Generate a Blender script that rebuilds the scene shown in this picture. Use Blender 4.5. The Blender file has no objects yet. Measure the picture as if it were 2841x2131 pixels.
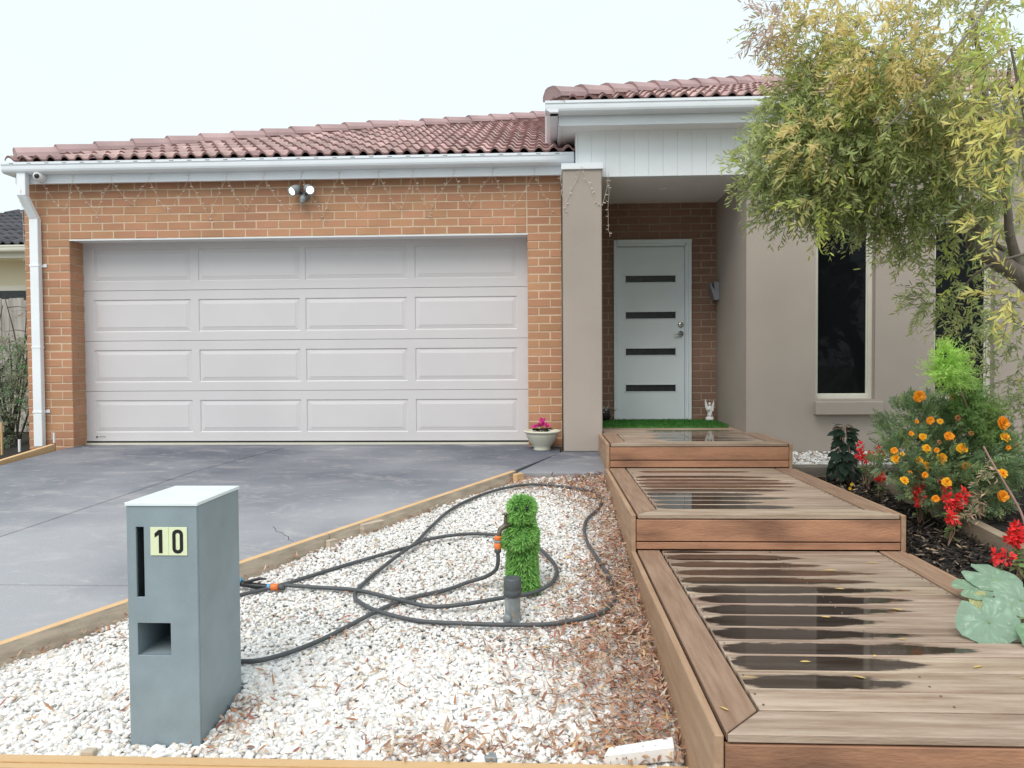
import bpy, bmesh, math, random
import numpy as np
from mathutils import Vector, Matrix

random.seed(7)
rng = np.random.default_rng(7)
S = bpy.context.scene
COL = S.collection
PI = math.pi

# ------------------------------------------------------------------ camera, sky, sun, exposure
cd = bpy.data.cameras.new('camera')
cam = bpy.data.objects.new('camera', cd)
COL.objects.link(cam)
cd.sensor_width = 36.0
cd.lens = 27.03
cd.clip_start = 0.05
cd.clip_end = 600.0
cam.matrix_world = (Matrix.Translation((0, 0, 0.86)) @ Matrix.Rotation(math.radians(2.551), 4, 'Z')
                    @ Matrix.Rotation(math.radians(90 - 1.517), 4, 'X') @ Matrix.Rotation(-0.0063, 4, 'Z'))
S.camera = cam

SUN_EL, SUN_AZ = math.radians(54), math.radians(200)
w = bpy.data.worlds.new('World')
S.world = w
w.use_nodes = True
nt = w.node_tree
nt.nodes.clear()
sky = nt.nodes.new('ShaderNodeTexSky')
sky.sky_type = 'NISHITA'
sky.sun_disc = False
sky.sun_elevation = SUN_EL
sky.sun_rotation = SUN_AZ
sky.dust_density = 4.0
cloud = nt.nodes.new('ShaderNodeMix')                        # bright overcast veil with faint cloud texture
cloud.data_type = 'RGBA'
cloud.inputs[6].default_value = (6.2, 7.35, 7.7, 1)
cloud.inputs[7].default_value = (6.9, 7.45, 7.7, 1)
ctc = nt.nodes.new('ShaderNodeTexCoord')
cno = nt.nodes.new('ShaderNodeTexNoise')
cno.inputs['Scale'].default_value = 2.2
cno.inputs['Detail'].default_value = 5
nt.links.new(ctc.outputs['Generated'], cno.inputs['Vector'])
nt.links.new(cno.outputs['Fac'], cloud.inputs[0])
mx = nt.nodes.new('ShaderNodeMix')
mx.data_type = 'RGBA'
mx.inputs[0].default_value = 0.9
nt.links.new(sky.outputs[0], mx.inputs[6])
nt.links.new(cloud.outputs[2], mx.inputs[7])
bg = nt.nodes.new('ShaderNodeBackground')
bg.inputs[1].default_value = 0.10
nt.links.new(mx.outputs[2], bg.inputs[0])
wo = nt.nodes.new('ShaderNodeOutputWorld')
nt.links.new(bg.outputs[0], wo.inputs[0])

sl = bpy.data.lights.new('sun', 'SUN')
sl.energy = 1.5
sl.angle = math.radians(40)
sl.color = (1.0, 0.945, 0.90)
so = bpy.data.objects.new('sun', sl)
COL.objects.link(so)
sd = Vector((math.sin(SUN_AZ) * math.cos(SUN_EL), math.cos(SUN_AZ) * math.cos(SUN_EL), math.sin(SUN_EL)))
so.rotation_euler = (-sd).to_track_quat('-Z', 'Y').to_euler()
so.location = sd * 30

S.view_settings.view_transform = 'Standard'
S.view_settings.look = 'None'
S.view_settings.exposure = 0.6
S.view_settings.gamma = 1.0
S.view_settings.use_curve_mapping = False
S.cycles.max_bounces = 7
S.cycles.diffuse_bounces = 4
S.cycles.transparent_max_bounces = 6

# ------------------------------------------------------------------ materials
MATS = {}


def mat(name, col, rough=0.6, amt=0.15, scale=5.0, stretch=(1, 1, 1), bump=0.0, bscale=60.0, rnd=0.0, metal=0.0,
        spec=0.5, col2=None, fine=0.06, ramp=(0.3, 0.7), ior=1.45, hue=0.0):
    m = bpy.data.materials.new(name)
    m.use_nodes = True
    t = m.node_tree
    N, L = t.nodes, t.links
    b = N['Principled BSDF']
    b.inputs['Roughness'].default_value = rough
    b.inputs['Metallic'].default_value = metal
    b.inputs['Specular IOR Level'].default_value = spec
    b.inputs['IOR'].default_value = ior
    g = N.new('ShaderNodeNewGeometry')
    mp = N.new('ShaderNodeMapping')
    mp.inputs['Scale'].default_value = stretch
    L.new(g.outputs['Position'], mp.inputs['Vector'])
    n1 = N.new('ShaderNodeTexNoise')
    n1.inputs['Scale'].default_value = scale
    n1.inputs['Detail'].default_value = 6
    L.new(mp.outputs[0], n1.inputs['Vector'])
    mr = N.new('ShaderNodeMapRange')
    mr.inputs['From Min'].default_value = ramp[0]
    mr.inputs['From Max'].default_value = ramp[1]
    L.new(n1.outputs['Fac'], mr.inputs['Value'])
    mix = N.new('ShaderNodeMix')
    mix.data_type = 'RGBA'
    c2 = col2 if col2 else tuple(min(1, c * (1 + amt)) for c in col)
    c1 = col if col2 else tuple(c * (1 - amt) for c in col)
    mix.inputs[6].default_value = (*c1, 1)
    mix.inputs[7].default_value = (*c2, 1)
    L.new(mr.outputs[0], mix.inputs[0])
    out = mix.outputs[2]
    n2 = N.new('ShaderNodeTexNoise')
    n2.inputs['Scale'].default_value = bscale
    n2.inputs['Detail'].default_value = 4
    L.new(mp.outputs[0], n2.inputs['Vector'])
    hs = N.new('ShaderNodeHueSaturation')
    L.new(out, hs.inputs['Color'])
    ma = N.new('ShaderNodeMath')
    ma.operation = 'MULTIPLY_ADD'
    ma.inputs[1].default_value = fine * 2
    ma.inputs[2].default_value = 1 - fine
    L.new(n2.outputs['Fac'], ma.inputs[0])
    val = ma.outputs[0]
    if rnd:
        oi = N.new('ShaderNodeObjectInfo')
        m2 = N.new('ShaderNodeMath')
        m2.operation = 'MULTIPLY_ADD'
        m2.inputs[1].default_value = rnd * 2
        m2.inputs[2].default_value = 1 - rnd
        L.new(oi.outputs['Random'], m2.inputs[0])
        m3 = N.new('ShaderNodeMath')
        m3.operation = 'MULTIPLY'
        L.new(val, m3.inputs[0])
        L.new(m2.outputs[0], m3.inputs[1])
        val = m3.outputs[0]
        if hue:
            wn = N.new('ShaderNodeTexWhiteNoise')
            wn.noise_dimensions = '1D'
            L.new(oi.outputs['Random'], wn.inputs['W'])
            m4 = N.new('ShaderNodeMath')
            m4.operation = 'MULTIPLY_ADD'
            m4.inputs[1].default_value = hue * 2
            m4.inputs[2].default_value = 0.5 - hue
            L.new(wn.outputs[0], m4.inputs[0])
            L.new(m4.outputs[0], hs.inputs['Hue'])
    L.new(val, hs.inputs['Value'])
    L.new(hs.outputs[0], b.inputs['Base Color'])
    if bump:
        bp = N.new('ShaderNodeBump')
        bp.inputs['Strength'].default_value = bump
        bp.inputs['Distance'].default_value = 0.01
        L.new(n2.outputs['Fac'], bp.inputs['Height'])
        L.new(bp.outputs[0], b.inputs['Normal'])
    MATS[name] = m
    return m


def attr_mat(name, rough=0.5, trans=0.0, spec=0.3):
    m = bpy.data.materials.new(name)
    m.use_nodes = True
    t = m.node_tree
    N, L = t.nodes, t.links
    b = N['Principled BSDF']
    b.inputs['Roughness'].default_value = rough
    b.inputs['Specular IOR Level'].default_value = spec
    a = N.new('ShaderNodeAttribute')
    a.attribute_name = 'Col'
    L.new(a.outputs['Color'], b.inputs['Base Color'])
    if trans:
        tr = N.new('ShaderNodeBsdfTranslucent')
        L.new(a.outputs['Color'], tr.inputs['Color'])
        ms = N.new('ShaderNodeMixShader')
        ms.inputs[0].default_value = trans
        L.new(b.outputs[0], ms.inputs[1])
        L.new(tr.outputs[0], ms.inputs[2])
        L.new(ms.outputs[0], N['Material Output'].inputs['Surface'])
    return m


def emit_mat(name, col, strength):
    m = bpy.data.materials.new(name)
    m.use_nodes = True
    b = m.node_tree.nodes['Principled BSDF']
    b.inputs['Base Color'].default_value = (*col, 1)
    b.inputs['Emission Color'].default_value = (*col, 1)
    b.inputs['Emission Strength'].default_value = strength
    return m


M_leaf = attr_mat('leaf', 0.5, 0.5)
M_squash = attr_mat('squash_leaf', 0.6, 0.25)
_N, _L = M_squash.node_tree.nodes, M_squash.node_tree.links
_g = _N.new('ShaderNodeNewGeometry')
_v = _N.new('ShaderNodeTexNoise')
_v.inputs['Scale'].default_value = 45.0
_v.inputs['Detail'].default_value = 5
_L.new(_g.outputs['Position'], _v.inputs['Vector'])
_b = _N.new('ShaderNodeBump')
_b.inputs['Strength'].default_value = 0.7
_b.inputs['Distance'].default_value = 0.008
_L.new(_v.outputs['Fac'], _b.inputs['Height'])
_L.new(_b.outputs[0], _N['Principled BSDF'].inputs['Normal'])
_r = _N.new('ShaderNodeMapRange')
_r.inputs['From Min'].default_value = 0.62
_r.inputs['From Max'].default_value = 0.70
_r.inputs['To Max'].default_value = 0.55
_L.new(_v.outputs['Fac'], _r.inputs['Value'])
_m = _N.new('ShaderNodeMix')
_m.data_type = 'RGBA'
_m.inputs[7].default_value = (0.62, 0.68, 0.58, 1)
_L.new(_r.outputs[0], _m.inputs[0])
_L.new(_N['Attribute'].outputs['Color'], _m.inputs[6])
_L.new(_m.outputs[2], _N['Principled BSDF'].inputs['Base Color'])
M_petal = attr_mat('petal', 0.6, 0.2)
M_stone = attr_mat('white_stone', 0.75, 0.0, 0.3)
M_litter = attr_mat('leaf_litter', 0.7, 0.1)
M_brick = mat('brick_clay', (0.47, 0.245, 0.14), 0.85, 0.10, 2.2, bump=0.35, bscale=90, rnd=0.08, fine=0.10, hue=0.006)
M_pbrick = mat('porch_brick_shaded', (0.225, 0.13, 0.095), 0.85, 0.15, 2.5, bump=0.35, bscale=90, rnd=0.13, fine=0.10, hue=0.006)  # browner brick, with the porch shade also put into its colour
M_pmortar = mat('porch_mortar_shaded', (0.34, 0.265, 0.20), 0.95, 0.12, 9, bump=0.4, bscale=150, fine=0.15)  # darker copy of the mortar, porch shade put into the colour
M_mortar = mat('mortar', (0.63, 0.49, 0.35), 0.95, 0.12, 9, bump=0.4, bscale=150, fine=0.15)
M_render = mat('wall_render', (0.40, 0.345, 0.30), 0.9, 0.10, 0.8, bump=0.25, bscale=220, fine=0.07)
M_metal = mat('painted_gutter_metal', (0.78, 0.82, 0.86), 0.35, 0.04, 3, fine=0.02)
M_clad = mat('cladding_paint', (0.85, 0.885, 0.91), 0.5, 0.04, 2, fine=0.03)
M_gdoor = mat('garage_door_enamel', (0.635, 0.61, 0.615), 0.42, 0.03, 1.5, bump=0.06, bscale=240, fine=0.03)
M_seal = mat('black_rubber', (0.012, 0.012, 0.012), 0.6)
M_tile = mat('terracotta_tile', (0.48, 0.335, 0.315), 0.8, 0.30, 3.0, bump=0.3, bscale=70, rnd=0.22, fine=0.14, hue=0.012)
M_butt = mat('tile_butt_shade', (0.25, 0.145, 0.138), 0.85, 0.25, 5.0, bump=0.3, bscale=70, rnd=0.2, fine=0.14)  # tile tops painted lighter, butts darker: skylight and shade put into the colour
M_cap = mat('ridge_cap_clay', (0.41, 0.285, 0.28), 0.8, 0.16, 2.2, bump=0.25, bscale=70, rnd=0.10, fine=0.12)
M_sark = mat('roof_underlay', (0.05, 0.035, 0.03), 0.9)
M_bed = mat('ridge_bedding_mortar', (0.33, 0.19, 0.17), 0.9, 0.2, 6, bump=0.4, bscale=60, fine=0.15)
M_dtile = mat('dark_roof_tile', (0.075, 0.075, 0.085), 0.75, 0.2, 4, rnd=0.2, fine=0.1)
M_cream = mat('cream_wall', (0.82, 0.74, 0.55), 0.8, 0.05, 1.0)
M_fdoor = mat('front_door_paint', (0.70, 0.77, 0.80), 0.4, 0.04, 2, fine=0.02)
M_frame = mat('cream_frame_paint', (0.68, 0.66, 0.57), 0.45, 0.05, 4, fine=0.03)
M_glass = mat('dark_window_glass', (0.006, 0.007, 0.008), 0.03, 0.1, 2, spec=0.25, ior=1.3, fine=0.0)
M_dglass = mat('obscure_door_glass', (0.02, 0.024, 0.026), 0.12, 0.2, 20, bump=0.5, bscale=90, ior=1.5)
M_chrome = mat('satin_steel', (0.55, 0.55, 0.53), 0.25, 0.05, 8, metal=1.0)
M_ceil = mat('soffit_paint', (0.80, 0.775, 0.77), 0.7, 0.03, 1.5)
M_drive = mat('driveway_concrete', (0.092, 0.102, 0.130), 0.6, 0.25, 0.7, stretch=(0.8, 1.0, 1.0), bump=0.35, bscale=130,
              fine=0.12, col2=(0.335, 0.34, 0.362))
M_dark = mat('dark_gap', (0.02, 0.018, 0.016), 0.95)
M_plank = mat('weathered_deck_timber', (0.25, 0.165, 0.115), 0.55, 0.2, 3.5, stretch=(0.7, 7, 7), bump=0.3, bscale=28,
              rnd=0.16, fine=0.14, col2=(0.46, 0.36, 0.28), hue=0.008)
M_plankY = mat('weathered_border_timber', (0.25, 0.15, 0.098), 0.55, 0.2, 5, stretch=(9, 0.6, 9), bump=0.3, bscale=28,
               rnd=0.08, fine=0.12, col2=(0.37, 0.245, 0.17))
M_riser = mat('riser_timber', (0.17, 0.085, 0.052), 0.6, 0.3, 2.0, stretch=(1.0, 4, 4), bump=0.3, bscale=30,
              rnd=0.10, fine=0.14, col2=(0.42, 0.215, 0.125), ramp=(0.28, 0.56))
M_skirt = mat('skirt_timber', (0.31, 0.185, 0.108), 0.65, 0.2, 3.2, stretch=(8, 0.8, 8), bump=0.3, bscale=30,
              rnd=0.10, fine=0.12, col2=(0.43, 0.285, 0.185))
M_wet = mat('wet_timber', (0.026, 0.021, 0.017), 0.035, 0.15, 4, stretch=(1, 6, 6), spec=0.5, ior=1.33, fine=0.05)
M_pine = mat('treated_pine_top', (0.60, 0.38, 0.185), 0.7, 0.2, 4, stretch=(0.7, 9, 9), bump=0.25, bscale=30, fine=0.12,
             col2=(0.60, 0.41, 0.22))
M_pineY = mat('pine_edging', (0.62, 0.385, 0.18), 0.7, 0.2, 3, stretch=(3, 2, 9), bump=0.25, bscale=30, fine=0.12,
              col2=(0.68, 0.46, 0.25))
M_pinegrey = mat('pine_grey_face', (0.50, 0.42, 0.33), 0.8, 0.25, 3, stretch=(2, 2, 9), bump=0.3, bscale=30, fine=0.15)
M_sleeper = mat('old_sleeper', (0.22, 0.165, 0.11), 0.8, 0.3, 3, stretch=(2, 2, 9), bump=0.4, bscale=30, fine=0.15,
                col2=(0.34, 0.275, 0.2))
M_mbox = mat('letterbox_paint', (0.245, 0.305, 0.335), 0.42, 0.09, 7, bump=0.12, bscale=160, fine=0.05)
M_plate = mat('pale_number_tile', (0.72, 0.78, 0.52), 0.5, 0.03, 5)
M_black = mat('black_print', (0.008, 0.008, 0.008), 0.5)
M_hose = mat('hose_rubber', (0.075, 0.08, 0.085), 0.5, 0.2, 9, bump=0.1, bscale=150)
M_orange = mat('orange_plastic', (0.80, 0.20, 0.045), 0.35, 0.05, 9)
M_blue = mat('blue_plastic', (0.10, 0.38, 0.62), 0.35, 0.05, 9)
M_blackp = mat('black_plastic', (0.02, 0.021, 0.024), 0.4, 0.1, 9)
M_greyp = mat('grey_pvc', (0.20, 0.22, 0.23), 0.5, 0.25, 16, col2=(0.33, 0.36, 0.36), fine=0.1)
M_dgreyp = mat('dark_grey_pvc', (0.075, 0.085, 0.09), 0.45, 0.2, 12)
M_brass = mat('weathered_brass', (0.14, 0.12, 0.09), 0.45, 0.3, 20, metal=0.6)
M_grass = attr_mat('artificial_grass', 0.5, 0.4)
M_grassb = mat('grass_backing', (0.06, 0.17, 0.035), 0.9, 0.3, 30)
M_pot = mat('cream_plastic_pot', (0.66, 0.64, 0.52), 0.45, 0.05, 6)
M_soil = mat('potting_soil', (0.03, 0.024, 0.02), 0.95, 0.4, 25, bump=0.8, bscale=60)
M_white = mat('white_plaster', (0.78, 0.78, 0.77), 0.6, 0.05, 10)
M_board = mat('white_painted_board', (0.80, 0.82, 0.82), 0.5, 0.05, 10)
M_bark = mat('grey_bark', (0.20, 0.17, 0.14), 0.85, 0.35, 8, stretch=(1, 1, 0.4), bump=0.6, bscale=50, fine=0.2)
M_stem = mat('dry_stem', (0.33, 0.21, 0.15), 0.8, 0.3, 15)
M_ground = mat('ground_soil', (0.28, 0.26, 0.21), 0.95, 0.3, 3, bump=0.5, bscale=60)
M_gbase = mat('gravel_bed_base', (0.48, 0.46, 0.43), 0.95, 0.3, 30, bump=0.8, bscale=90)
M_mulchb = mat('mulch_bed_base', (0.018, 0.014, 0.011), 0.95, 0.4, 25, bump=0.9, bscale=60)
M_wire = mat('fairy_light_wire', (0.70, 0.58, 0.46), 0.5, 0.05, 9)
M_paling = mat('grey_paling', (0.34, 0.32, 0.29), 0.9, 0.3, 3, stretch=(6, 6, 0.6), bump=0.3, bscale=30, rnd=0.15)
M_lamp = emit_mat('lit_lens', (1.0, 0.97, 0.92), 3.0)


# ------------------------------------------------------------------ object helpers
def wl(o):
    v = Vector((0, 0, 0))
    while o is not None:
        v += o.location
        o = o.parent
    return v


def thing(name, label, cat, loc=(0, 0, 0), group=None):
    o = bpy.data.objects.new(name, None)
    o.empty_display_size = 0.1
    COL.objects.link(o)
    o.location = loc
    return tag(o, label, cat, group)


def tag(o, label=None, cat=None, group=None, kind=None):
    if label:
        o['label'] = label
    if cat:
        o['category'] = cat
    if group:
        o['group'] = group
    if kind:
        o['kind'] = kind
    return o


def npmesh(name, V, F, m, parent=None, colr=None, smooth=False):
    """V (n,3) world points, F (k,3) or (k,4) indices, colr (n,3) colours."""
    V = np.asarray(V, dtype=np.float32)
    F = np.asarray(F, dtype=np.int32)
    me = bpy.data.meshes.new(name)
    if parent is not None:
        V = V - np.array(wl(parent), dtype=np.float32)
    k = F.shape[1]
    me.vertices.add(len(V))
    me.vertices.foreach_set('co', V.ravel())
    me.loops.add(F.size)
    me.loops.foreach_set('vertex_index', F.ravel())
    me.polygons.add(len(F))
    me.polygons.foreach_set('loop_start', np.arange(0, F.size, k, dtype=np.int32))
    me.polygons.foreach_set('loop_total', np.full(len(F), k, dtype=np.int32))
    if smooth:
        me.polygons.foreach_set('use_smooth', np.ones(len(F), dtype=bool))
    if colr is not None:
        at = me.color_attributes.new('Col', 'FLOAT_COLOR', 'POINT')
        c4 = np.ones((len(V), 4), dtype=np.float32)
        c4[:, :3] = np.clip(colr, 0, 1)
        at.data.foreach_set('color', c4.ravel())
    me.update(calc_edges=True)
    me.validate()
    me.materials.append(m)
    o = bpy.data.objects.new(name, me)
    COL.objects.link(o)
    if parent is not None:
        o.parent = parent
    return o


class MB:
    """collects simple solids in world coordinates and links them as ONE mesh object"""

    def __init__(self):
        self.v, self.f, self.mi, self.sm = [], [], [], []

    def add(self, vs, fs, mi=0, sm=False):
        n = len(self.v)
        self.v += [tuple(p) for p in vs]
        for f in fs:
            self.f.append([i + n for i in f])
            self.mi.append(mi)
            self.sm.append(sm)
        return self

    def box(self, x0, x1, y0, y1, z0, z1, mi=0):
        return self.add([(x0, y0, z0), (x1, y0, z0), (x1, y1, z0), (x0, y1, z0), (x0, y0, z1), (x1, y0, z1), (x1, y1, z1), (x0, y1, z1)],
                        [(0, 3, 2, 1), (4, 5, 6, 7), (0, 1, 5, 4), (1, 2, 6, 5), (2, 3, 7, 6), (3, 0, 4, 7)], mi)

    def prism(self, poly, z0, z1, mi=0):
        """poly [(x,y)...] counter-clockwise; z0, z1 numbers or lists"""
        n = len(poly)
        a = z0 if isinstance(z0, (list, tuple)) else [z0] * n
        b = z1 if isinstance(z1, (list, tuple)) else [z1] * n
        vs = [(p[0], p[1], a[i]) for i, p in enumerate(poly)] + [(p[0], p[1], b[i]) for i, p in enumerate(poly)]
        fs = [list(range(n))[::-1], list(range(n, 2 * n))] + [(i, (i + 1) % n, n + (i + 1) % n, n + i) for i in range(n)]
        return self.add(vs, fs, mi)

    def extrude_x(self, prof, x0, x1, mi=0, sm=False):
        """prof [(y,z)...] closed outline"""
        n = len(prof)
        vs = [(x0, y, z) for y, z in prof] + [(x1, y, z) for y, z in prof]
        fs = [(i, i + n, (i + 1) % n + n, (i + 1) % n) for i in range(n)]
        self.add(vs, fs, mi, sm)
        return self.add(vs, [list(range(n)), list(range(n, 2 * n))[::-1]], mi)

    def extrude_y(self, prof, y0, y1, mi=0):
        n = len(prof)
        vs = [(x, y0, z) for x, z in prof] + [(x, y1, z) for x, z in prof]
        fs = [(i, (i + 1) % n, (i + 1) % n + n, i + n) for i in range(n)] + [list(range(n))[::-1], list(range(n, 2 * n))]
        return self.add(vs, fs, mi)

    def tube(self, pts, r, n=8, mi=0, caps=True):
        pts = [Vector(p) for p in pts]
        k = len(pts)
        rs = r if isinstance(r, (list, tuple)) else [r] * k
        up = Vector((0, 0, 1))
        rings, prev = [], None
        for i, p in enumerate(pts):
            d = (pts[min(i + 1, k - 1)] - pts[max(i - 1, 0)])
            if d.length < 1e-9:
                d = Vector((0, 0, 1))
            d.normalize()
            if prev is None:
                a = d.cross(up)
                if a.length < 0.05:
                    a = d.cross(Vector((1, 0, 0)))
            else:
                a = prev - d * prev.dot(d)
            a.normalize()
            prev = a
            b = d.cross(a)
            rings += [p + (a * math.cos(2 * PI * j / n) + b * math.sin(2 * PI * j / n)) * rs[i] for j in range(n)]
        fs = []
        for i in range(k - 1):
            for j in range(n):
                j2 = (j + 1) % n
                fs.append((i * n + j, (i + 1) * n + j, (i + 1) * n + j2, i * n + j2))
        self.add(rings, fs, mi, True)
        if caps:
            self.add(rings[:n], [list(range(n))], mi)
            self.add(rings[-n:], [list(range(n))[::-1]], mi)
        return self

    def lathe(self, prof, c, n=24, mi=0, axis=None, sm=True):
        """prof [(r, h)...] turned about an axis through c (default straight up)"""
        ax = Vector(axis).normalized() if axis is not None else Vector((0, 0, 1))
        a = ax.cross(Vector((0, 0, 1)))
        if a.length < 0.05:
            a = Vector((1, 0, 0))
        a.normalize()
        b = ax.cross(a)
        c = Vector(c)
        vs = [c + ax * h + (a * math.cos(2 * PI * j / n) + b * math.sin(2 * PI * j / n)) * r for r, h in prof for j in range(n)]
        fs = []
        for i in range(len(prof) - 1):
            for j in range(n):
                j2 = (j + 1) % n
                fs.append((i * n + j, i * n + j2, (i + 1) * n + j2, (i + 1) * n + j))
        return self.add(vs, fs, mi, sm)

    def ball(self, c, r, mi=0, seg=10, rings=7):
        rx, ry, rz = r if isinstance(r, (tuple, list)) else (r, r, r)
        vs = [(c[0] + rx * math.sin(PI * i / rings) * math.cos(2 * PI * j / seg), c[1] + ry * math.sin(PI * i / rings) * math.sin(2 * PI * j / seg),
               c[2] + rz * math.cos(PI * i / rings)) for i in range(rings + 1) for j in range(seg)]
        fs = [(i * seg + j, (i + 1) * seg + j, (i + 1) * seg + (j + 1) % seg, i * seg + (j + 1) % seg) for i in range(rings) for j in range(seg)]
        return self.add(vs, fs, mi, True)

    def build(self, name, mats, parent=None, bevel=0.0, segs=1, weld=False):
        me = bpy.data.meshes.new(name)
        off = wl(parent) if parent is not None else Vector((0, 0, 0))
        me.from_pydata([Vector(p) - off for p in self.v], [], self.f)
        mats = mats if isinstance(mats, (list, tuple)) else [mats]
        for m in mats:
            me.materials.append(m)
        for p, mi, sm in zip(me.polygons, self.mi, self.sm):
            p.material_index = mi
            p.use_smooth = sm
        bm = bmesh.new()
        bm.from_mesh(me)
        if weld:
            bmesh.ops.remove_doubles(bm, verts=bm.verts, dist=1e-5)
        if bevel:
            es = [e for e in bm.edges if len(e.link_faces) == 2 and e.calc_face_angle(0) > 0.5]
            bmesh.ops.bevel(bm, geom=es, offset=bevel, segments=segs, affect='EDGES', profile=0.5)
        bmesh.ops.recalc_face_normals(bm, faces=bm.faces)
        bm.to_mesh(me)
        bm.free()
        o = bpy.data.objects.new(name, me)
        COL.objects.link(o)
        if parent is not None:
            o.parent = parent
        return o


def solid(name, m, parent, x0, x1, y0, y1, z0, z1, bevel=0.0):
    return MB().box(x0, x1, y0, y1, z0, z1).build(name, m, parent, bevel)


def plate(xs, zs, holes, y0, y1):
    """an upright slab in the XZ plane with rectangular openings; holes: set of (ix, iz) cells"""
    mb = MB()
    nx, nz = len(xs) - 1, len(zs) - 1
    full = lambda i, k: 0 <= i < nx and 0 <= k < nz and (i, k) not in holes
    for i in range(nx):
        for k in range(nz):
            if not full(i, k):
                continue
            a, b, c, d = xs[i], xs[i + 1], zs[k], zs[k + 1]
            mb.add([(a, y0, c), (b, y0, c), (b, y0, d), (a, y0, d)], [(0, 1, 2, 3)])
            mb.add([(a, y1, c), (b, y1, c), (b, y1, d), (a, y1, d)], [(3, 2, 1, 0)])
            if not full(i - 1, k):
                mb.add([(a, y0, c), (a, y0, d), (a, y1, d), (a, y1, c)], [(0, 1, 2, 3)])
            if not full(i + 1, k):
                mb.add([(b, y0, c), (b, y0, d), (b, y1, d), (b, y1, c)], [(3, 2, 1, 0)])
            if not full(i, k - 1):
                mb.add([(a, y0, c), (b, y0, c), (b, y1, c), (a, y1, c)], [(3, 2, 1, 0)])
            if not full(i, k + 1):
                mb.add([(a, y0, d), (b, y0, d), (b, y1, d), (a, y1, d)], [(0, 1, 2, 3)])
    return mb


# -------- leaf machinery (numpy): every leaf is a small curved blade of four triangles
def unit(a):
    return a / np.maximum(np.linalg.norm(a, axis=1, keepdims=True), 1e-9)


def leaves(P, D, Nn, Ln, Wd, colr, curl=0.15, shape=(0.32, 0.68, 0.85)):
    n = len(P)
    D = unit(D)
    Sd = unit(np.cross(D, Nn))
    Nn = unit(np.cross(Sd, D))
    Ln = np.broadcast_to(Ln, (n,))[:, None]
    Wd = np.broadcast_to(Wd, (n,))[:, None] * 0.5
    cu = np.broadcast_to(curl, (n,))[:, None]
    a, b, wb = shape
    q = [P, P + D * Ln * a + Sd * Wd - Nn * Ln * cu * a * a, P + D * Ln * a - Sd * Wd - Nn * Ln * cu * a * a,
         P + D * Ln * b + Sd * Wd * wb - Nn * Ln * cu * b * b, P + D * Ln * b - Sd * Wd * wb - Nn * Ln * cu * b * b, P + D * Ln - Nn * Ln * cu]
    V = np.stack(q, axis=1).reshape(-1, 3)
    base = (np.arange(n) * 6)[:, None, None]
    F = (np.array([[0, 2, 1], [1, 2, 4], [1, 4, 3], [3, 4, 5]])[None] + base).reshape(-1, 3)
    return V, F, np.repeat(colr, 6, axis=0)


class Foliage:
    def __init__(self):
        self.V, self.F, self.C, self.n = [], [], [], 0

    def put(self, V, F, C):
        self.V.append(V)
        self.F.append(F + self.n)
        self.C.append(C)
        self.n += len(V)

    def leaves(self, *a, **k):
        self.put(*leaves(*a, **k))

    def build(self, name, m, parent=None):
        return npmesh(name, np.concatenate(self.V), np.concatenate(self.F), m, parent, np.concatenate(self.C))


def jit(col, n, v=0.2, h=0.08):
    c = np.array(col)[None] * (1 + rng.uniform(-v, v, (n, 1))) * (1 + rng.uniform(-h, h, (n, 3)))
    return c


def sprig(fo, p, d, length, nl, ll, lw, col, droop=0.3, spread=0.9, tip=None, stem=(0.16, 0.11, 0.07), sw=0.004, curl=0.15):
    """a twig from p along d with nl leaves round it"""
    d = np.array(d, float)
    d /= np.linalg.norm(d)
    t = np.linspace(0.12, 1.0, nl)
    pts = np.array(p)[None] + d[None] * (t * length)[:, None] + np.array([0, 0, -1.0])[None] * (droop * length * t * t)[:, None]
    r = rng.normal(size=(nl, 3))
    tang = unit(d[None] + np.array([0, 0, -2.0])[None] * (droop * t)[:, None])
    r = unit(r - tang * np.sum(r * tang, axis=1, keepdims=True))
    dirs = unit(tang * (1 - 0.35 * spread) + r * spread)
    nn = unit(np.cross(dirs, np.cross(tang, dirs)) + np.array([0, 0, 0.8])[None] + rng.normal(size=(nl, 3)) * 0.25)
    c = jit(col, nl)
    if tip is not None:
        k = (t ** 2)[:, None]
        c = c * (1 - k) + jit(tip, nl) * k
    sz = rng.uniform(0.75, 1.15, nl)
    fo.leaves(pts, dirs, nn, ll * sz, lw * sz, c, curl=rng.uniform(-0.1, curl * 2, nl))
    if sw:
        e = pts[-1] - np.array(p)
        fo.leaves(np.array(p)[None], e[None], np.array([[0.1, -1, 0.3]]), np.linalg.norm(e), sw, np.array([stem]), curl=0.0)


# ------------------------------------------------------------------ ground levels
def z_gravel(y):
    return -0.936 + 0.118 * y


def z_mulch(y):
    return -0.17 + 0.075 * (np.minimum(y, 6.75) - 6.4)


DY, DZ = [0, 1.9, 3.5, 4.57, 6.73, 8.0, 20], [-.85, -.64, -.455, -.335, -.09, -.015, -.015]


def z_drive(y):
    return float(np.interp(y, DY, DZ))


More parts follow.
